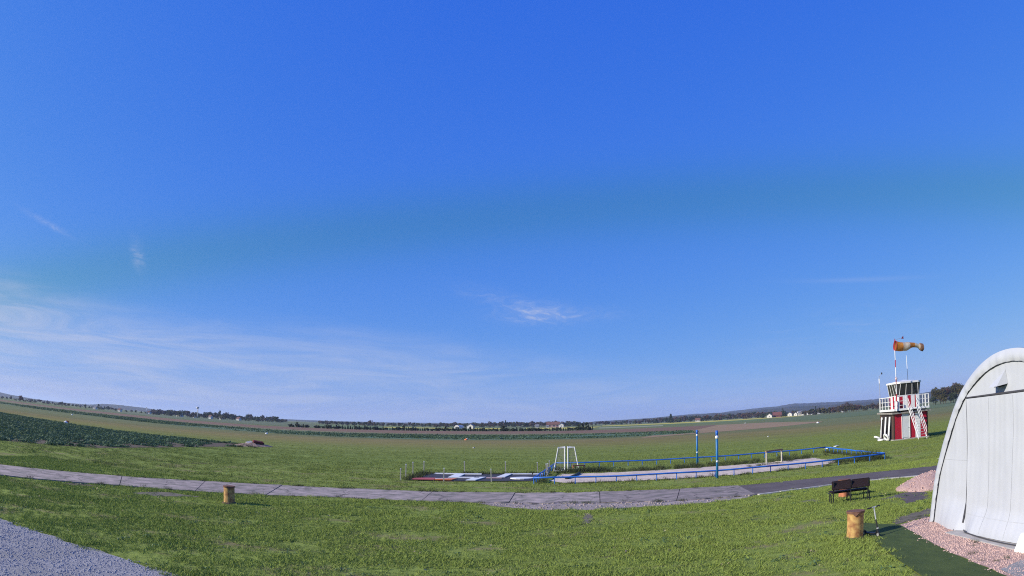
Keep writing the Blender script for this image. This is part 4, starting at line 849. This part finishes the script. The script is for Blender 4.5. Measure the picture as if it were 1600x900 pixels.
# ------------------------------------------------------------------ runway markers and the earth mound
def marker(x_, y_, label, body, top, k=0.45):
    o = empty('runway_marker', (x_, y_, 0), random.uniform(0, 1), label=label, cat='runway marker', group='small markers along the airfield')
    o.scale = (k, k, k * 1.2); m = MB(); m.tube([(0, 0, 0), (0, 0, 0.25), (0, 0, 0.5)], [0.75, 0.62, 0.18], 10); m.build('cone_body', body, o)
    m = MB(); m.box((0.5, 0, 0.3), (0.5, 0.5, 0.55)); m.build('side_board', top, o, bevel=0.05)
marker(-79, 97.6, 'white and orange marker at the edge of the dark crop field', white_paint, orange_paint, 0.8)
marker(-143, 180, 'small white marker far left on the airfield', white_paint, white_paint)
marker(-10.6, 151, 'orange and white marker in front of the green strip, centre', orange_paint, white_paint, 0.6)
marker(92, 186, 'red and white marker at right beyond the airfield', white_paint, mat('marker_red', (0.45, 0.07, 0.05)), 0.62)
marker(-59, 152, 'small pale marker left of centre near the green strip', white_paint, white_paint)
marker(-5.9, 100, 'small grey white marker in the middle of the airfield grass', pale_wood, pale_wood, 0.25)
marker(41.9, 104, 'small white marker right of the blue net poles', white_paint, white_paint, 0.16)
marker(120, 330, 'tiny white marker in the field before the right village', white_paint, white_paint)
m = MB(); nr, na = 12, 40
for i in range(nr + 1):
    for k in range(na):
        a = 2 * math.pi * k / na; r_ = i / nr; x_, y_ = 2.6 * r_ * math.cos(a), 3.6 * r_ * math.sin(a)
        m.v.append((x_, y_, (0.42 * (1 - r_ ** 1.3) + 0.25 * (1 - r_) * fz(x_ * 1.2, y_ * 1.2, 3) + 0.12 * fz(x_ * 4, y_ * 4, 1) * (1 - r_)) if i < nr else 0.0))
m.f = [(i * na + k, i * na + (k + 1) % na, (i + 1) * na + (k + 1) % na, (i + 1) * na + k) for i in range(nr) for k in range(na)]
tag(m.build('earth_mound', mat('mound_earth', (0.3, 0.21, 0.16), (0.2, 0.14, 0.1), 2, 1.0, bump=0.05), loc=(-33.6, 81.5, 0)), 'low brown earth mound at the end of the dark crop field', 'mound')
o = empty('scrap_heap', (-33.0, 81.2, 0.32), 0.3, label='dark red scrap with a pale sheet lying on the earth mound', cat='scrap')
MB().box((0.3, 0, 0.18), (1.5, 0.8, 0.3), M=Euler((0.2, 0.15, 0.3)).to_matrix()).build('red_scrap', mat('scrap_red', (0.2, 0.035, 0.03), (0.12, 0.025, 0.02), 3), o, bevel=0.08)
MB().box((-0.9, -0.1, 0.1), (0.9, 0.6, 0.14), M=Euler((0.3, -0.2, 0.8)).to_matrix()).build('pale_sheet', kerb_m, o, bevel=0.03)
# ------------------------------------------------------------------ trees
def crown(kind, seed, n, q):
    rnd = random.Random(seed); m = MB(); lobes = []
    if kind == 'round':
        for _ in range(9): lobes.append((rnd.uniform(-0.22, 0.22), rnd.uniform(-0.22, 0.22), rnd.uniform(0.35, 0.82), rnd.uniform(0.13, 0.22)))
    elif kind == 'tall':
        for _ in range(9): lobes.append((rnd.uniform(-0.1, 0.1), rnd.uniform(-0.1, 0.1), rnd.uniform(0.25, 0.88), rnd.uniform(0.08, 0.14)))
    elif kind == 'bush':
        for _ in range(7): lobes.append((rnd.uniform(-0.4, 0.4), rnd.uniform(-0.4, 0.4), rnd.uniform(0.2, 0.7), rnd.uniform(0.18, 0.3)))
    for k in range(n):
        if kind == 'conifer':
            z_ = rnd.random() ** 1.5 * 0.93 + 0.07; r_ = (1.02 - z_) * 0.27 * (0.7 + 0.3 * math.sin(z_ * 40)) * rnd.uniform(0.55, 1.0) + 0.01; a = rnd.uniform(0, 6.28)
            p = Vector((r_ * math.cos(a), r_ * math.sin(a), z_))
        else:
            lx, ly, lz, lr = rnd.choice(lobes); d = Vector((rnd.gauss(0, 1), rnd.gauss(0, 1), rnd.gauss(0, 1))).normalized()
            p = Vector((lx, ly, lz)) + d * lr * rnd.uniform(0.55, 1.08)
        s_ = q * rnd.uniform(0.6, 1.4); M = Euler((rnd.uniform(0, 6.28), rnd.uniform(0, 6.28), rnd.uniform(0, 6.28))).to_matrix()
        m.add([M @ Vector(c) * s_ + p for c in ((-1, -0.6, 0), (1, -0.6, 0.2), (1, 0.6, 0), (-1, 0.6, -0.2))], [(0, 1, 2, 3)])
    return m
def trunk(kind, seed):
    rnd = random.Random(seed); m = MB()
    m.tube([(0, 0, -0.01), (0.01, 0, 0.3), (0, 0.01, 0.75)], [0.025, 0.018, 0.005], 6)
    for _ in range(5):
        a = rnd.uniform(0, 6.28); z_ = rnd.uniform(0.2, 0.5); r_ = rnd.uniform(0.1, 0.25)
        m.tube([(0, 0, z_), (r_ * 0.5 * math.cos(a), r_ * 0.5 * math.sin(a), z_ + 0.12), (r_ * math.cos(a), r_ * math.sin(a), z_ + 0.3)], [0.012, 0.008, 0.003], 5)
    return m
PROTO = {}
def tree_mesh(kind, leaf, var, n=420, q=0.035):
    key = (kind, leaf, var, n)
    if key not in PROTO:
        t = trunk(kind, var).build('trunk', bark); c = crown(kind, var * 7 + 3, n, q).build('crown', LEAF[leaf])
        PROTO[key] = [t.data, c.data]; bpy.data.objects.remove(t); bpy.data.objects.remove(c)
    return PROTO[key]
def tree(name, loc, h, kind, leaf, var, label, group=None, wide=1.0, n=420, q=0.035, cat='tree', z=0):
    o = empty(name, (loc[0], loc[1], z), random.uniform(0, 6.28), label=label, cat=cat, group=group); o.scale = (h * wide, h * wide, h)
    for nm, me in zip(('trunk', 'crown'), tree_mesh(kind, leaf, var, n, q)):
        c = bpy.data.objects.new(nm, me); col.objects.link(c); c.parent = o
    return o
PXM = 1040.0
FARWOOD = {}
def far_mass(px, hp, d, kind, leaf, wide):            # trees too small to tell apart: joined into one far wood per colour
    loc = polar(bearing(px), d); h = hp * d / PXM; c = math.cos(px * 1.7); s_ = math.sin(px * 1.7)
    m = FARWOOD.setdefault(leaf, MB()); src = crown(kind, int(px * 3) % 97, 110, 0.085)
    m.add([(loc[0] + (p[0] * c - p[1] * s_) * h * wide, loc[1] + (p[0] * s_ + p[1] * c) * h * wide, p[2] * h) for p in src.v], src.f)
TINT = dict(dark='dark green', olive='olive', rust='russet', mauve='bare brown', conifer='blackish green', yellow='ochre')
FORM = dict(round='round', tall='slim', bush='low', conifer='pointed')
def where(px, marks):
    for a, lb in marks:
        if px < a: return lb
    return marks[-1][1]
LEFT_MARKS = ((240, 'left of the chimney tower'), (270, 'just right of the chimney tower'), (300, 'around the long white house'), (325, 'around the water tower'), (350, 'just right of the water tower'), (385, 'right of the tall village tree'), (420, 'near the right end of the village'), (999, 'at the right end of the village'))
MID_MARKS = ((540, 'at its left end'), (590, 'left of the green field middle'), (640, 'above the left yellow field'), (700, 'left of the round hall'), (750, 'around the round hall'), (800, 'above the middle yellow field'), (850, 'left of the red barn'), (999, 'around the red barn'))
HEDGE_MARKS = ((505, 'at its thin left end'), (560, 'below the left tree line'), (620, 'left of the middle'), (680, 'below the left yellow field'), (740, 'below the round hall'), (800, 'below the middle yellow field'), (860, 'left of the red barn'), (999, 'below the red barn'))
RIGHT_MARKS = ((950, 'right of the red barn'), (1010, 'left of the big conifer'), (1060, 'around the big conifer'), (1100, 'around the white house'), (1150, 'right of the white house'), (1200, 'left of the right village'), (1245, 'behind the village barn'), (1290, 'behind the white village houses'), (1335, 'among the tall bare trees'), (1999, 'just left of the tower'))
def far_tree(px, hp, d, kind, leaf, label, group, wide=1.0, name='tree', marks=None, **kw):
    if marks: label = f'{FORM[kind]} {TINT[leaf]} {label}, {where(px, marks)}'
    return tree(name, polar(bearing(px), d), hp * d / PXM, kind, leaf, random.randint(0, 3), label, group, wide, **kw)
# big brown green trees beside the hangar
for i, (px, hp, d, lf, w) in enumerate(((1461, 25, 520, 'olive', 1.0), (1469, 27, 530, 'olive', 1.05), (1477, 25, 545, 'rust', 1.05), (1485, 26, 560, 'olive', 1.0), (1493, 30, 570, 'mauve', 1.0), (1502, 29, 560, 'olive', 1.1), (1473, 17, 500, 'olive', 1.4), (1489, 16, 505, 'dark', 1.4), (1457, 13, 515, 'dark', 1.4), (1510, 25, 540, 'olive', 1.2))):
    tree('large_tree', polar(bearing(px), d), hp * d / PXM, 'round', lf, i % 4, ['tall', 'low'][hp < 20] + f' {dict(olive="olive brown", rust="russet", mauve="bare brown", dark="dark green")[lf]} tree, {ordn[i] if i < 5 else "one of the rest"} in the clump between tower and hangar', 'clump of trees between tower and hangar', w, n=1500, q=0.022)
# village trees, left
L1 = 'tree in the village line'
far_tree(33, 11, 620, 'round', 'rust', 'round reddish tree standing alone on the far left horizon', None, 1.1)
for px, hp, k, lf in ((155, 9, 'tall', 'dark'), (170, 7, 'round', 'dark'), (135, 7, 'conifer', 'conifer'), (97, 7, 'round', 'dark'), (94, 5, 'round', 'mauve'), (345, 14, 'tall', 'dark'), (357, 12, 'round', 'mauve'), (351, 10, 'round', 'dark'), (394, 12, 'round', 'mauve'), (412, 11, 'round', 'mauve'), (427, 10, 'round', 'mauve'), (449, 6, 'round', 'mauve')):
    far_tree(px, hp, 820, k, lf, 'tree above the left village', 'village trees on the left horizon', marks=LEFT_MARKS)
for px in list(np.arange(4, 150, 6.5)) + list(np.arange(150, 240, 8)) + list(np.arange(240, 450, 2.7)):
    hp = random.uniform(3.5, 6) if px < 240 else random.uniform(6, 10.5)
    if 432 < px: hp *= 0.6
    kd, lf = random.choice(['round', 'bush', 'bush']), random.choice(['dark', 'mauve', 'mauve', 'dark', 'olive'])
    if px < 240 or int(px) % 3 == 0: far_mass(px, hp, random.uniform(820, 1000), kd, 'dark' if lf == 'olive' else lf, 1.4)
    else: far_tree(px + random.uniform(-2, 2), hp, random.uniform(770, 960), kd, lf, L1, 'village trees on the left horizon', 1.4, n=220, q=0.07, marks=LEFT_MARKS)
# long dark tree line, centre
L2 = 'tree in the long centre tree line'
for px in np.arange(500, 905, 3.4):
    hp = random.uniform(4.6, 6.6) * (1.25 if px > 690 else 1.0) * (1.15 if px > 770 else 1)
    far_tree(px + random.uniform(-2, 2), hp, random.uniform(800, 950), random.choice(['round', 'bush', 'bush']), random.choice(['dark', 'mauve', 'olive', 'mauve']), L2, 'trees of the centre tree line', 1.3, n=220, q=0.07, marks=MID_MARKS)
for px, hp, k, lf in ((579, 10, 'round', 'mauve'), (766, 10, 'round', 'mauve'), (790, 11, 'conifer', 'conifer'), (866, 10, 'round', 'conifer'), (858, 9, 'round', 'conifer'), (711, 9, 'round', 'mauve')):
    far_tree(px, hp, 780, k, lf, 'tree above the centre tree line', 'taller trees of the centre tree line', 1.2, n=300, q=0.045, marks=MID_MARKS)
# hedge row of young bushes along the ploughed field
HB = 'bush in the hedge row'
for px in np.arange(455, 925, 3.6):
    if px < 505 and random.random() < 0.4: continue
    d = float(np.interp(px, [450, 560, 700, 800, 930], [352, 345, 350, 342, 335])) + random.uniform(-3, 3)
    far_tree(px + random.uniform(-1.2, 1.2), random.uniform(3.8, 6.2), d, random.choice(['conifer', 'bush', 'bush']), random.choice(['conifer', 'dark']), HB, 'bushes of the hedge row', 1.3, name='hedge_bush', n=240, q=0.085, cat='bush', marks=HEDGE_MARKS)
for px, hp, k in ((466, 9, 'round'), (512, 8, 'bush'), (559, 8, 'bush'), (571, 8, 'tall'), (632, 9, 'round'), (697, 9, 'tall'), (735, 8, 'tall'), (786, 10, 'round'), (910, 12, 'tall'), (916, 13, 'tall'), (919, 9, 'conifer'), (925, 7, 'conifer'), (905, 10, 'round')):
    far_tree(px, hp, 335, k, 'dark', 'taller bush in the hedge row', 'taller bushes of the hedge row', 1.0, name='tall_bush', n=260, q=0.05, cat='bush', marks=HEDGE_MARKS)
# autumn woods at the foot of the hills, right
L3 = 'autumn tree below the right hills'
for px in np.arange(905, 1378, 3.3):
    hp = float(np.interp(px, [905, 960, 1000, 1050, 1100, 1180, 1240, 1290, 1320, 1370], [5.5, 6, 7, 8.5, 9, 9, 7, 10, 11, 9])) * random.uniform(0.75, 1.15)
    lf = random.choice(['mauve', 'dark', 'rust', 'olive', 'mauve', 'dark'] if px < 1280 else ['olive', 'mauve', 'rust', 'olive', 'yellow', 'mauve'])
    kd = random.choice(['round', 'round', 'tall', 'bush'])
    if int(px) % 2: far_mass(px, hp, 1085 if px < 1250 else 765, kd, lf, 1.3)
    else: far_tree(px + random.uniform(-2, 2), hp, random.uniform(930, 1080) if px < 1250 else random.uniform(640, 760), kd, lf, L3, 'trees of the right hand wood', 1.3, n=230, q=0.065, marks=RIGHT_MARKS)
far_tree(1047, 14, 900, 'conifer', 'conifer', 'dark pointed conifer rising above the right hand wood', None, 1.9, n=400)
for px, hp in ((1222, 13), (1226, 9), (1190, 10), (1273, 12)): far_tree(px, hp, 820, 'conifer', 'conifer', 'dark conifer among the houses of the right village', 'conifers in the right village', 1.1)
for px, hp in ((1322, 17), (1316, 14), (1329, 14), (1309, 12), (1336, 12)): far_tree(px, hp, 680, 'round', 'mauve', 'tall bare brown tree on the right horizon beside the village', 'tall bare trees on the right horizon', 0.9, n=500, q=0.028)

for lf_, m_ in FARWOOD.items(): tag(m_.build('far_wood', LEAF[lf_]), f'{TINT[lf_]} mass of the far woods along the horizon', 'wood', kind='stuff')

# ------------------------------------------------------------------ far buildings
wall_white = mat('render_white', (0.6, 0.58, 0.55)); roof_red = mat('roof_red', (0.19, 0.095, 0.075), (0.15, 0.075, 0.06), 0.6); roof_grey = mat('roof_grey', (0.22, 0.22, 0.23)); win_m = mat('far_window', (0.05, 0.055, 0.07), rough=0.3)
def house(px, d, w, dp, h, rh, label, roof=roof_red, wall=wall_white, rz=0.0, name='house', group=None, cat='house'):
    x_, y_ = polar(bearing(px), d); o = empty(name, (x_, y_, 0), -R(bearing(px)) + rz, label=label, cat=cat, group=group)
    MB().box((0, 0, h / 2), (w, dp, h)).build('wall', wall, o)
    a, b = w / 2 + 0.4, dp / 2 + 0.4
    gl = MB().add([(-w / 2, -dp / 2 + 0.02, h), (-w / 2, dp / 2 - 0.02, h), (-w / 2, 0, h + rh * 0.92), (-w / 2 + 0.3, -dp / 2 + 0.02, h), (-w / 2 + 0.3, dp / 2 - 0.02, h), (-w / 2 + 0.3, 0, h + rh * 0.92)], [(0, 2, 1), (3, 4, 5), (0, 3, 5, 2), (1, 2, 5, 4), (0, 1, 4, 3)])
    gl.build('gable', wall, o)
    g = MB(); g.add([(w / 2, -dp / 2 + 0.02, h), (w / 2, dp / 2 - 0.02, h), (w / 2, 0, h + rh * 0.92), (w / 2 - 0.3, -dp / 2 + 0.02, h), (w / 2 - 0.3, dp / 2 - 0.02, h), (w / 2 - 0.3, 0, h + rh * 0.92)], [(0, 1, 2), (3, 5, 4), (0, 2, 5, 3), (1, 4, 5, 2), (0, 3, 4, 1)])
    g.build('gable', wall, o)
    rf = MB().add([(-a, -b, h - 0.05), (a, -b, h - 0.05), (a, 0, h + rh), (-a, 0, h + rh), (-a, b, h - 0.05), (a, b, h - 0.05), (-a, -b, h + 0.2), (a, -b, h + 0.2), (a, 0, h + rh + 0.25), (-a, 0, h + rh + 0.25), (-a, b, h + 0.2), (a, b, h + 0.2)],
        [(0, 3, 2, 1), (3, 4, 5, 2), (6, 7, 8, 9), (9, 8, 11, 10), (0, 1, 7, 6), (4, 10, 11, 5), (0, 6, 9, 3), (3, 9, 10, 4), (1, 2, 8, 7), (2, 5, 11, 8)]).build('roof', roof, o)
    MB().box((w * 0.2, 0.1, h + rh + 0.2), (0.5, 0.5, 0.9)).build('chimney', roof_red, rf)
    for s_ in (-0.28, 0.05, 0.32): MB().box((w * s_, -dp / 2 - 0.02, h * 0.55), (w * 0.13, 0.08, h * 0.42)).build('window', win_m, o)
    MB().box((-w / 2 - 0.02, 0, h * 0.55), (0.08, dp * 0.16, h * 0.42)).build('window', win_m, o)
    return o
house(283, 800, 8, 5, 2.8, 1.6, 'long white low house in the left village, in the trees', roof_grey, rz=-R(48))
house(331, 800, 4, 3.5, 2.6, 1.5, 'small white house right of the water tower', rz=-R(48)); house(347, 790, 3, 3, 2, 1.2, 'small pale house below the tall village tree', roof_grey, rz=-R(48))
house(189, 850, 4.5, 4, 2.2, 1.4, 'small white house on the left horizon below the hill', roof_red, rz=-R(48)); house(235, 900, 4.5, 4, 2, 1.5, 'pale house beside the chimney tower', roof_red, rz=-R(48))
house(305, 800, 3, 3, 2.2, 1.2, 'small pale house just left of the water tower', roof_grey, rz=-R(48)); house(150, 860, 5, 4, 1.8, 1.2, 'low pale house between two dark trees at left', roof_grey, rz=-R(48)); house(375, 810, 5, 4, 2, 1.6, 'low red roofed house right of the tall village tree', rz=-R(48))
house(877, 640, 4, 4.6, 2.4, 1.7, 'white gabled farm building in front of the red roofed barn', roof_grey, rz=R(80)); house(864, 680, 13, 7, 2.6, 3.0, 'long red roofed barn behind the yellow field', roof_red, mat('pinkish_wall', (0.5, 0.3, 0.26)))
house(736, 560, 4.5, 5.5, 2.2, 1.8, 'pale hall with a steep grey roof right of the round hall', roof_grey, rz=R(70)); house(839, 690, 3.2, 3, 1.8, 1.2, 'tiny pale house left of the red barn', roof_grey); house(855, 640, 2.4, 2.2, 1.2, 0.8, 'tiny white shed in the yellow field', roof_grey)
house(1089, 850, 6, 5, 2.2, 2.4, 'white house with a red roof below the right hills')
VL = [(1201, 820, 6, 8, 3.2, 3, 'white gabled house at the left end of the right village', roof_grey, 1.4), (1213, 830, 14, 9, 3.4, 4.4, 'long dark red barn beside the white gabled house', mat('roof_dark_red', (0.16, 0.06, 0.05)), 0), (1233, 840, 5, 7, 3.6, 2.4, 'pale narrow house left of the village middle', roof_grey, 1.3),
      (1242, 830, 4, 5, 3.2, 2, 'small pale house in the village middle', roof_grey, 1.2), (1248, 860, 8, 7, 4.5, 2.5, 'large white house in the middle of the right village', roof_grey, 0.3), (1253, 850, 4, 6, 4, 2.2, 'white house right behind the large white one', roof_red, 1.2), (1263, 830, 8, 7, 3.6, 1.6, 'white flat house right of the village middle', roof_grey, 0), (1277, 830, 6, 6, 4.2, 2, 'white house at the right end of the village', roof_grey, 0.3), (1271, 850, 4, 5, 3, 2, 'small grey house beside the last white one', roof_grey, 0.3), (1315, 800, 3, 4, 2.5, 1, 'tiny pale shed under the bare trees', roof_grey, 0)]
for px, d, w, dp, h, rh, lb, rf, rz in [(a, b, c * 0.8, e * 0.8, f * 0.78, g * 0.8, h_, i_, j_) for a, b, c, e, f, g, h_, i_, j_ in VL]: house(px, d, w, dp, h, rh, lb, rf, wall_white if 'barn' not in lb else mat('barn_boards', (0.16, 0.06, 0.05)), rz)
# round roofed hall
x_, y_ = polar(bearing(718), 560); o = empty('round_hall', (x_, y_, 0), R(-20), label='white round roofed hall among the centre trees', cat='hall')
ar = [(2.3 * math.cos(a), 0.6 + 2.3 * math.sin(a)) for a in np.linspace(math.pi, 0, 17)]; ar = [(-2.3, 0)] + ar + [(2.3, 0)]
m = MB(); n = len(ar); m.v = [(a, -5, b) for a, b in ar] + [(a, 5, b) for a, b in ar]; m.f = [(i, i + 1, n + i + 1, n + i) for i in range(n - 1)] + [tuple(range(n))[::-1], tuple(range(n, 2 * n))]
m.build('shell', wall_white, o); MB().box((0, -5.06, 0.75), (2.4, 0.1, 1.5)).build('doorway', win_m, o)
# water tower and white chimney tower
x_, y_ = polar(bearing(310.5), 800); o = empty('water_tower', (x_, y_, 0), 0, label='white mushroom water tower rising above the left village', cat='water tower')
MB().tube([(0, 0, 0), (0, 0, 11.5)], [0.75, 0.55], 14).build('shaft', wall_white, o, smooth=True)
MB().tube([(0, 0, 10.6), (0, 0, 11.4), (0, 0, 12.6), (0, 0, 13.2)], [0.6, 1.7, 1.9, 0.5], 16).build('tank', wall_white, o, smooth=True)
x_, y_ = polar(bearing(230.5), 900); o = empty('chimney_tower', (x_, y_, 0), 0, label='slim white chimney tower on the left horizon', cat='chimney')
MB().tube([(0, 0, 0), (0, 0, 8.2)], [0.7, 0.5], 10).build('shaft', wall_white, o, smooth=True); MB().tube([(0, 0, 8), (0, 0, 8.5)], 0.62, 10).build('rim', wall_white, o)

# ------------------------------------------------------------------ hills
def hill(name, prof, d, depth, seed):
    xs = np.arange(prof[0][0], prof[-1][0] + 1, 4.0); m = MB(); K = 11
    for px in xs:
        hp = float(np.interp(px, [p[0] for p in prof], [p[1] for p in prof])); b = bearing(px)
        for k in range(K):
            t = k / (K - 1); dd = d + depth * (t - 0.5); H_ = hp * d / PXM * math.sin(math.pi * t) ** 0.8
            x_, y_ = polar(b, dd); H_ *= 1 + 0.10 * pnoise(Vector((px * 0.03, t * 2, seed))) + 0.05 * pnoise(Vector((px * 0.21, t * 6, seed)))
            m.v.append((x_, y_, max(0, H_) - 0.5))
    m.f = [(i * K + k, i * K + k + 1, (i + 1) * K + k + 1, (i + 1) * K + k) for i in range(len(xs) - 1) for k in range(K - 1)]
    return tag(m.build(name, hill_m, smooth=True), kind='structure')
hill('wooded_hills', [(890, 0), (930, 4), (1000, 6), (1060, 8), (1110, 9.5), (1148, 9), (1158, 8), (1190, 10.5), (1240, 12), (1290, 9.5), (1370, 9), (1430, 13), (1500, 19), (1560, 22), (1700, 10), (1760, 0)], 2700, 1000, 1)
hill('far_ridge', [(960, 0), (1020, 6), (1060, 8.5), (1120, 9), (1200, 13), (1240, 15.5), (1300, 13), (1400, 11), (1500, 16), (1640, 14), (1720, 0)], 4400, 1200, 5)
hill('far_ridge', [(-160, 0), (-80, 8), (0, 6), (50, 2.5), (110, 2), (140, 3), (160, 6), (185, 6.5), (225, 6), (245, 4), (300, 2.5), (420, 2.2), (520, 2.5), (640, 3), (760, 3), (860, 3), (960, 0)], 3600, 1100, 9)

# ------------------------------------------------------------------ haze: thin even air over the whole place
hz = bpy.data.materials.new('thin_haze'); hz.use_nodes = True; t = hz.node_tree; t.nodes.clear()
pv = t.nodes.new('ShaderNodeVolumePrincipled'); pv.inputs['Color'].default_value = (0.62, 0.74, 1.0, 1); pv.inputs['Density'].default_value = 1.1e-4; pv.inputs['Anisotropy'].default_value = 0.2
mo = t.nodes.new('ShaderNodeOutputMaterial'); t.links.new(pv.outputs[0], mo.inputs['Volume'])
hb = MB().box((0, 0, 39.5), (66000, 66000, 81)).build('haze', hz); hb['kind'] = 'stuff'
